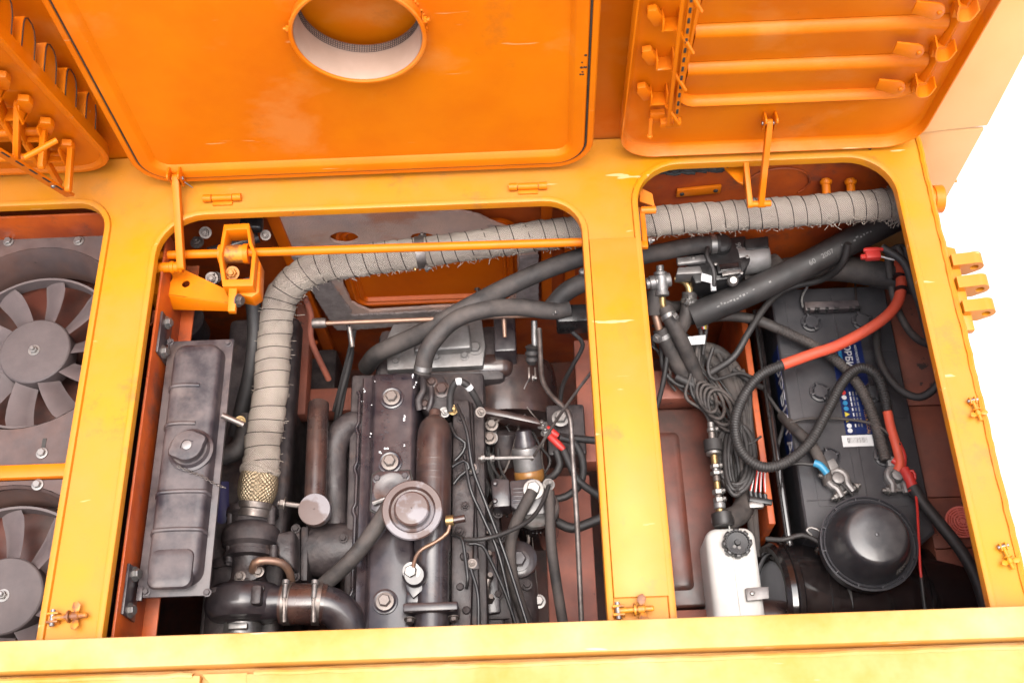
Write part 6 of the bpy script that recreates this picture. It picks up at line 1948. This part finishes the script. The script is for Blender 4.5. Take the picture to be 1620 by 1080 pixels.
# wire loom bundle: many strands that run together and coil
wl_ = thing('wire_loom', W(1150, 680, -.42), 'tangled black wiring loom coiled above the white reservoir', 'wiring loom')
random.seed(21)
for k in range(13):
    jx = lambda: random.uniform(-9, 9)
    ox = (k - 6) * 3.0
    ln = [(1105 + ox * .6 + jx() * .4, 545 + jx() * .4, -.36), (1102 + ox * .5 + jx() * .5, 585 + jx(), -.37 - .002 * k), (1108 + ox + jx(), 622 + jx(), -.385), (1130 + ox + jx() * .6, 652 + jx(), -.395), (1150 + ox * 1.2, 690 + jx(), -.395 + random.uniform(-.01, .015)), (1160 + ox * 1.4, 730 + jx(), -.39 + random.uniform(-.01, .015)), (1160 + ox * 1.5, 775 + jx() * .5, -.41)]
    ptube('strand', ln, random.uniform(2.6, 4.2), M['rubber' if k % 3 else 'rubberdust'], wl_, seg=8)
for k in range(9):
    cx_, cy_ = 1163 + random.uniform(-3, 3), 722 + random.uniform(-6, 6)
    rx_, ry_ = 10 + k * 2.6, 44 + random.uniform(0, 14)
    ph = random.uniform(0, 6)
    pts = [W(cx_ + rx_ * math.cos(t), cy_ + ry_ * math.sin(t), -.385 + .008 * math.sin(t * 1 + ph) + random.uniform(0, .004)) for t in [2 * math.pi * j / 14 for j in range(15)]]
    tube('coil', pts, .0046, M['rubber'], wl_, 8)
for k in range(4):
    cx_, cy_ = 1118 + k * 9, 628 + k * 7
    pts = [W(cx_ + (16 + 3 * k) * math.cos(t), cy_ + (24 + 3 * k) * math.sin(t + .5), -.375 + .006 * math.sin(2 * t)) for t in [2 * math.pi * j / 14 for j in range(15)]]
    tube('coil', pts, .0034, M['rubberdust'], wl_, 8)
for ln, r_ in (([(1046, 545, -.36), (1050, 585, -.38), (1072, 608, -.39), (1108, 618, -.39), (1128, 640, -.39)], 4), ([(1056, 560, -.35), (1050, 600, -.37), (1040, 640, -.40), (1030, 665, -.42)], 4),
               ([(1070, 596, -.38), (1082, 602, -.38), (1098, 610, -.385)], 7), ([(1160, 585, -.40), (1190, 605, -.40), (1205, 612, -.41)], 5), ([(1168, 700, -.38), (1186, 702, -.375), (1204, 690, -.38)], 2.0),
               ([(1128, 550, -.35), (1120, 580, -.36), (1130, 600, -.37), (1170, 590, -.38), (1195, 600, -.39)], 3), ([(1112, 480, -.31), (1108, 510, -.33), (1110, 540, -.35)], 4), ([(1120, 484, -.31), (1118, 515, -.33), (1112, 560, -.36)], 3)):
    ptube('strand', ln, r_, M['rubber'], wl_, seg=8)
random.seed(33)
for k in range(14):
    x_, y_ = 1030 + random.uniform(0, 40), 500 + random.uniform(0, 60)
    pts_ = [(x_, y_, -.37)]
    for q in range(4):
        x_ += random.uniform(8, 34); y_ += random.uniform(8, 40)
        pts_.append((x_ + random.uniform(-12, 12), y_, -.375 - .01 * q + random.uniform(-.01, .01)))
    ptube('strand', pts_, random.uniform(1.6, 3.4), M['rubber' if k % 2 else 'rubberdust'], wl_, seg=7)
for k in range(6):
    pts_ = [(1140 + k * 6 + random.uniform(-4, 4), 560 + k * 5, -.40), (1160 + k * 5, 610, -.415), (1172 + k * 3 + random.uniform(-5, 5), 660, -.42), (1176 + k * 3, 720 + random.uniform(-8, 8), -.43), (1184 + k * 2, 800, -.45), (1190 + k * 2, 880, -.47)]
    ptube('strand', pts_, random.uniform(3.5, 6.5), M['rubberdust'], wl_, seg=8)
cn = thing('wire_connector', W(1110, 495, -.30), 'small black plug with coloured wires hanging under the heater', 'connector')
box('plug', W(1103, 488, -.305), (.012, .030, .014), M['plastic'], cn, .002)
box('plug', W(1120, 492, -.300), (.012, .024, .014), M['plastic'], cn, .002)
for k, m_ in enumerate(('red', 'printw', 'printy', 'copper')):
    ptube('lead', [(1106 + k * 5, 470, -.30), (1103 + k * 6, 482, -.295), (1105 + k * 5, 500, -.30), (1112 + k * 2, 520, -.32)], 1.3, M[m_], cn, seg=6)
cn2 = thing('multi_plug', W(1197, 795, -.40), 'black and silver multi-pin plug with red and white wires', 'connector')
for k in range(4):
    lathe('pin_sleeve', [(.0042, 0), (.0042, .020)], W(1187 + k * 7.5, 777 + k * 1.5, -.385), V(.05, -1, -.1), M['plastic'], cn2, 10)
    for s, m_ in ((0, 'red'), (2, 'printw')):
        ptube('lead', [(1193 + k * 5 + s, 742 + k * 2, -.39), (1190 + k * 6 + s, 757, -.385), (1187 + k * 7.5 + s * .5, 778, -.383)], 1.2, M[m_], cn2, seg=6)
box('bar', W(1203, 792, -.384), (.040, .010, .010), M['plastic'], cn2, .0015, Matrix.Rotation(R(-12), 3, 'Z'))
box('shell', W(1196, 799, -.386), (.026, .012, .012), M['zinc'], cn2, .003)

# inline fittings
il = thing('inline_fittings', W(1133, 740, -.39), 'column of small steel and brass pipe fittings above the reservoir', 'pipe fittings')
fa, fb = W(1124, 668, -.37), W(1141, 826, -.385)
fd = (fb - fa)
for (t0, t1, r_, m_) in ((0, .06, .006, 'zinc'), (.06, .10, .008, 'zinc'), (.10, .18, .006, 'steel'), (.18, .30, .0165, 'rubber'), (.30, .335, .0135, 'zinc'), (.335, .43, .006, 'brass'), (.43, .47, .009, 'zinc'), (.47, .50, .006, 'zinc'), (.50, .54, .010, 'zinc'), (.54, .60, .0065, 'steel'), (.60, .68, .0055, 'brass'), (.68, .73, .010, 'zinc'), (.73, .76, .006, 'steel'), (.76, .81, .010, 'zinc'), (.81, .87, .0105, 'alu'), (.87, .95, .0075, 'brass'), (.95, 1.0, .0165, 'printw')):
    lathe('fitting', [(r_ * .85, 0), (r_, .001), (r_, fd.length * (t1 - t0) - .001), (r_ * .85, fd.length * (t1 - t0))], fa + fd * t0, fd, M[m_], il, 6 if r_ in (.010, .009) else 18)
for t in (.08, .45, .52, .70, .78):
    bolt(fa + fd * t + V(.008, 0, .004), V(1, 0, .3), .004, M['zinc'], il, 'hex', 'clip_screw')

# white reservoir
rs = thing('coolant_reservoir', W(1160, 900, -.45), 'translucent white plastic reservoir with a black ribbed cap', 'reservoir')
zr = -.375
rx0, rx1 = W(1122, 900, zr).x, W(1203, 900, zr).x
ry1, ry0 = W(1160, 832, zr).y, W(1160, 1010, zr).y
def rl_(i, z, r):
    return [V(p[0], p[1], z) for p in rrect(rx0 + i, rx1 - i, ry0 + i, ry1 - i, r, 6)]
rsb = loft('body', [rl_(.006, -.56, .014), rl_(0, -.54, .018), rl_(0, zr - .014, .020), rl_(.003, zr - .005, .018), rl_(.010, zr, .012)], M['white'], rs, smooth=60)
tube('mould_seam', [V((rx0 + rx1) / 2, ry1 - .004, zr - .01), V((rx0 + rx1) / 2, ry1 - .014, zr + .0003), V((rx0 + rx1) / 2, ry0, zr + .0003)], .0010, M['white'], rsb, 6)
pcp = W(1167, 857, zr + .018)
sC = S(1167, 857, zr)
def cap_prof(r, z):
    return [pcp + V((r + (.0016 if k % 2 else 0)) * math.cos(2 * math.pi * k / 48), (r + (.0016 if k % 2 else 0)) * math.sin(2 * math.pi * k / 48), z) for k in range(48)]
rcp = loft('cap', [cap_prof(20 * sC, -.018), cap_prof(20 * sC, -.002), cap_prof(18.5 * sC, .001), cap_prof(17 * sC, .001), cap_prof(16 * sC, -.002), cap_prof(4 * sC, -.0025), cap_prof(3.5 * sC, .001), cap_prof(.5 * sC, .001)], M['plastic'], rs, smooth=25)
for k in range(8):
    a = R(45 * k)
    box('cap_grip', pcp + V(20.5 * sC * math.cos(a), 20.5 * sC * math.sin(a), -.008), (.006, .010, .016), M['plastic'], rcp, .002, Matrix.Rotation(a, 3, 'Z'))
for (dx, dy) in ((-.006, -.007), (.002, -.009)):
    lathe('cap_mark', [(.0028, 0), (.0028, .0006)], pcp + V(dx, dy, -.0018), UP, M['printg'], rcp, 12)
lathe('neck', [(.017, 0), (.019, .004), (.019, .022), (.014, .024)], W(1145, 832, zr - .002), V(-.03, 1, .05), M['rubber'], rs, 22)
ptube('neck_hose', [(1150, 822, zr - .005), (1170, 812, zr - .02), (1180, 790, zr - .04), (1182, 760, zr - .06)], 17, M['rubberdust'], rs, seg=18)
rk = thing('reservoir_bracket', W(1200, 940, zr), 'small pale metal bracket at the right of the white reservoir', 'bracket')
prism('plate', [W(1182, 929, zr + .012), W(1216, 927, zr + .012), W(1217, 946, zr + .012), W(1182, 950, zr + .012)], V(0, 0, -.003), M['alu'], rk, .001)
box('upright', W(1181, 940, zr + .006), (.002, .020, .010), M['alu'], rk, .0006)
bolt(W(1190, 938, zr + .012), UP, .004, M['zinc'], rk, 'dome')
# floor pan with pressed rib left of the reservoir
fp = thing('fuel_tank_panel', W(1080, 800, -.46), 'red-brown oily ribbed tank panel on the floor beside centre bar', 'panel')
pa_ = [W(1034, 642, -.46), W(1116, 640, -.46), W(1122, 960, -.46), W(1056, 975, -.46)]
xa_, xb_ = min(p.x for p in pa_) - .06, max(p.x for p in pa_) + .005
ya_, yb_ = W(1080, 960, -.46).y, W(1080, 645, -.46).y
box('panel', ((xa_ + xb_) / 2, (ya_ + yb_) / 2, -.47), (xb_ - xa_, yb_ - ya_, .02), M['oxidefloor'], fp, .006, None, 3)
xr_ = W(1056, 800, -.45).x
loft('pressed_rib', [[V(p[0], p[1], z) for p in rrect(xr_ - .012 + i, xr_ + .034 - i, ya_ + .03 + i, yb_ - .05 - i, .011, 5)] for i, z in ((-.002, -.4615), (.003, -.456), (.010, -.4535))], M['oxidefloor'], fp)
box('front_flange', ((xa_ + xb_) / 2, ya_ - .045, -.468), (xb_ - xa_ + .03, .08, .02), M['oxide'], fp, .002)
box('rear_step', ((xa_ + xb_) / 2 + .02, yb_ + .035, -.452), (xb_ - xa_ + .04, .06, .05), M['oxide'], fp, .003)

# air filter drum lying across the front
af = thing('air_filter', W(1400, 920, -.5), 'glossy black air filter drum lying across the front right', 'air filter')
zaf = -.49
rD = .105
yc = W(1300, 868, -.46).y - rD * .92
xL, xR = W(1246, 930, -.42).x - .022, .74
AXD = V(1, 0, -.16).normalized()
drum = lathe('drum', [(rD * .72, 0), (rD * .98, .004), (rD * 1.05, .010), (rD * 1.05, .018), (rD, .022), (rD, .065), (rD * 1.03, .067), (rD * 1.03, .078), (rD, .080), (rD, (xR - xL) * .72), (rD * 1.03, (xR - xL) * .725), (rD * 1.03, (xR - xL) * .745), (rD * .97, (xR - xL) * .75), (rD * .95, xR - xL), (rD * .6, xR - xL + .01)], V(xL, yc, zaf + .030), AXD, M['gloss'], af, 72, (False, True))
lathe('end_dish', [(rD * .86, -.002), (rD * .80, .006), (rD * .3, .008), (.001, .008)], V(xL, yc, zaf + .030), AXD, M['filterend'], af, 48, (False, False))
lathe('rolled_rim', [(rD * .84, -.002), (rD * .86, -.008), (rD * .95, -.009), (rD * 1.02, -.003), (rD * 1.04, .006)], V(xL, yc, zaf + .030), AXD, M['gloss'], af, 60, (False, False))
for f in (.32, .70):
    lathe('steel_band', [(rD * 1.012, -.006), (rD * 1.02, -.006), (rD * 1.02, .006), (rD * 1.012, .006)], V(xL, yc, zaf + .030) + AXD * (xR - xL) * f, AXD, M['gloss'], af, 60, (False, False))
box('band_ear', V(xL + .072, yc + .070, zaf + rD * .80), (.030, .03, .008), M['gloss'], af, .002, Matrix.Rotation(R(-40), 3, 'X'))
bolt(V(xL + .078, yc + .074, zaf + rD * .80 + .004), V(0, .6, 1), .006, M['steel'], af, 'nut')
tag(ptube('filter_wire', [(1212, 852, -.37), (1240, 853, -.36), (1270, 846, -.36), (1296, 858, -.355), (1318, 880, -.36), (1340, 920, -.37), (1350, 960, -.38)], 4, M['rubber'], seg=10), 'black wire running over the air filter from the reservoir side', 'wire')
dct = thing('intake_duct', W(1200, 955, -.40), 'dark brown intake duct with clamp going into the filter end', 'duct')
dq = catmull([W(1264, 990, -.43), W(1240, 984, -.43), W(1205, 982, -.43), W(1170, 988, -.43), W(1150, 1020, -.45)], .006)
bm = bmesh.new(); b_tube(bm, dq, .036, 30); finish(bm, 'duct', M['brown'], dct)
lathe('clamp_band', [(.0370, -.007), (.0385, -.007), (.0385, .007), (.0370, .007)], dq[3], dq[4] - dq[3], M['zinc'], dct, 36)
bolt(dq[3] + V(0, .012, .039), V(0, 1, .2), .006, M['zinc'], dct, 'hex')
# pre-cleaner cup
pcu = W(1375, 858, -.318)
sP = S(1375, 858, -.318)
cup = thing('precleaner_cup', pcu, 'large round black pre-cleaner cup with domed middle', 'pre-cleaner cup')
tl_ = V(-.02, -.05, 1)
lathe('outer_rim', [(60 * sP, -.06), (74 * sP, -.030), (76 * sP, -.004), (76.5 * sP, .000), (74.5 * sP, .0012), (73.5 * sP, -.001), (73 * sP, -.006), (71 * sP, -.007), (70.5 * sP, -.001), (69 * sP, .0005), (67.5 * sP, -.002), (66 * sP, -.006)], pcu, tl_, M['rim'], cup, 72, (True, False))
lathe('dome', [(67 * sP, -.007), (64 * sP, .000), (60.5 * sP, .012), (55.5 * sP, .029), (50 * sP, .044), (47.5 * sP, .0495), (44.5 * sP, .0530), (41 * sP, .0545), (20 * sP, .055), (3.5 * sP, .055), (3 * sP, .056), (.0005, .0562)], pcu, tl_, M['cupdome'], cup, 72, (False, False))
fmc = Matrix.Translation(pcu) @ frame(tl_)
for k in range(12):
    a = R(30 * k + 8)
    bx = box('rim_rib', fmc @ V(72 * sP * math.cos(a), 72 * sP * math.sin(a), -.003), (.005, .0016, .006), M['rim'], cup, 0, Matrix.Rotation(a, 3, 'Z'))
# small warning sticker on the dome's slope
bm = bmesh.new()
rows = []
for zz, rr0 in ((.008, 62.2), (.024, 57.4)):
    rows.append([fmc @ V((rr0 * sP + .0007) * math.cos(R(t)), (rr0 * sP + .0007) * math.sin(R(t)), zz) for t in range(-60, -11, 4)])
b_loft(bm, rows, (False, False), closed=False)
sk = finish(bm, 'sticker', M['rednet'] if False else M['printg'], cup)
for t in range(-56, -38, 5):
    box('sticker_mark', fmc @ V((59.8 * sP + .0012) * math.cos(R(t)), (59.8 * sP + .0012) * math.sin(R(t)), .016), (.0022, .0022, .0022), M['seal'], sk, 0)
wr = ptube('spring_clip', [(1284, 846, -.35), (1276, 838, -.345), (1284, 834, -.345), (1298, 840, -.345), (1305, 848, -.35)], 2, M['zinc'], af, seg=8)

# ------------------------------------------------------------------ outside right: hinge lugs, stub; latches on the bars
lg = thing('hinge_bracket', W(1540, 460, -.01), 'pale orange hinge bracket with three bored lugs outside right bar', 'hinge bracket')
ba, bb = W(1500, 388, -.004), W(1532, 522, -.004)
prism('base_plate', [V(.651, ba.y, -.004), V(.668, ba.y - .006, -.004), V(.668, bb.y, -.004), V(.651, bb.y, -.004)], V(0, 0, -.012), M['deck'], lg, .001)
for (px_, py_) in ((1538, 405), (1545, 440), (1552, 478)):
    p = W(px_, py_, .010)
    y = p.y
    out = [(-.030, -.028), (-.002, -.026)] + [(.014 * math.cos(R(t)) + .004, .014 * math.sin(R(t)) - .004) for t in range(-60, 121, 15)] + [(-.030, .004)]
    ins = [(.0065 * math.cos(R(t)) + .004, .0065 * math.sin(R(t)) - .004) for t in range(0, 360, 20)]
    xc = .684
    fill_plate('lug', out, [ins], 0, .020, M['deck'], lg, to3=lambda x, z, h, y=y: V(xc + x, y + .006 + h, .004 + z))
sp_ = thing('pipe_stub', W(1495, 316, -.05), 'banded orange exhaust stub sticking out of the right side', 'pipe')
a = W(1478, 318, -.09)
lathe('stub', [(.021, -.02), (.021, .020), (.0235, .021), (.0235, .036), (.020, .037)], V(.665, a.y, -.085), V(1, 0, 0), M['paint'], sp_, 28)
lathe('stub_groove', [(.0215, -.002), (.0222, -.002), (.0222, .002), (.0215, .002)], V(.678, a.y, -.085), V(1, 0, 0), M['wire'], sp_, 28)

def latch(c, ang, lab, m_, k=.8):
    t = thing('wing_latch', c, lab, 'latch', 'wing latches on the deck bars')
    c_, s_ = math.cos(ang), math.sin(ang)
    def q_(x, y, z):
        return c + V((x * c_ - y * s_) * k, (x * s_ + y * c_) * k, z * k)
    dx = q_(1, 0, 0) - c
    for s in (-1, 1):
        box('fork_ear', q_(-.026, s * .007, .008), (.020 * k, .004 * k, .016 * k), m_, t, .001, Matrix.Rotation(ang, 3, 'Z'))
    lathe('pivot_pin', [(r0_ * k, z0_ * k) for r0_, z0_ in [(.0042, -.014), (.0042, .014)]], q_(-.027, 0, .010), q_(0, 1, 0) - c, M['zinc'], t, 12)
    lathe('eye_bolt', [(r0_ * k, z0_ * k) for r0_, z0_ in [(.0048, 0), (.0048, .056), (.003, .058)]], q_(-.026, 0, .010), dx, m_, t, 12)
    lathe('washer', [(r0_ * k, z0_ * k) for r0_, z0_ in [(.0105, 0), (.0105, .003)]], q_(-.001, 0, .010), dx, m_, t, 18)
    lathe('nut_body', [(r0_ * k, z0_ * k) for r0_, z0_ in [(.0072, 0), (.0072, .010), (.005, .012)]], q_(.006, 0, .010), dx, m_, t, 14)
    for s in (-1, 1):
        w_ = [q_(.010, s * .006, .010), q_(.005, s * .014, .011), q_(.008, s * .022, .013), q_(.016, s * .024, .014), q_(.021, s * .017, .013), q_(.018, s * .007, .010)]
        prism('wing', w_, V(0, 0, .003 * k), m_, t, .0008)
    return t
latch(W(112, 977, .002), R(3), 'rusty wing-nut latch at the front of the left deck bar', M['rust'])
latch(W(1003, 966, .006), R(2), 'rusty wing-nut latch at the front of the centre deck bar', M['rust'])
latch(W(1543, 650, .002), R(-80), 'small yellow-painted latch midway along the right deck bar', M['deck'], .55)
latch(W(1592, 882, .002), R(-78), 'small yellow-painted latch near the front of the right deck bar', M['deck'], .55)
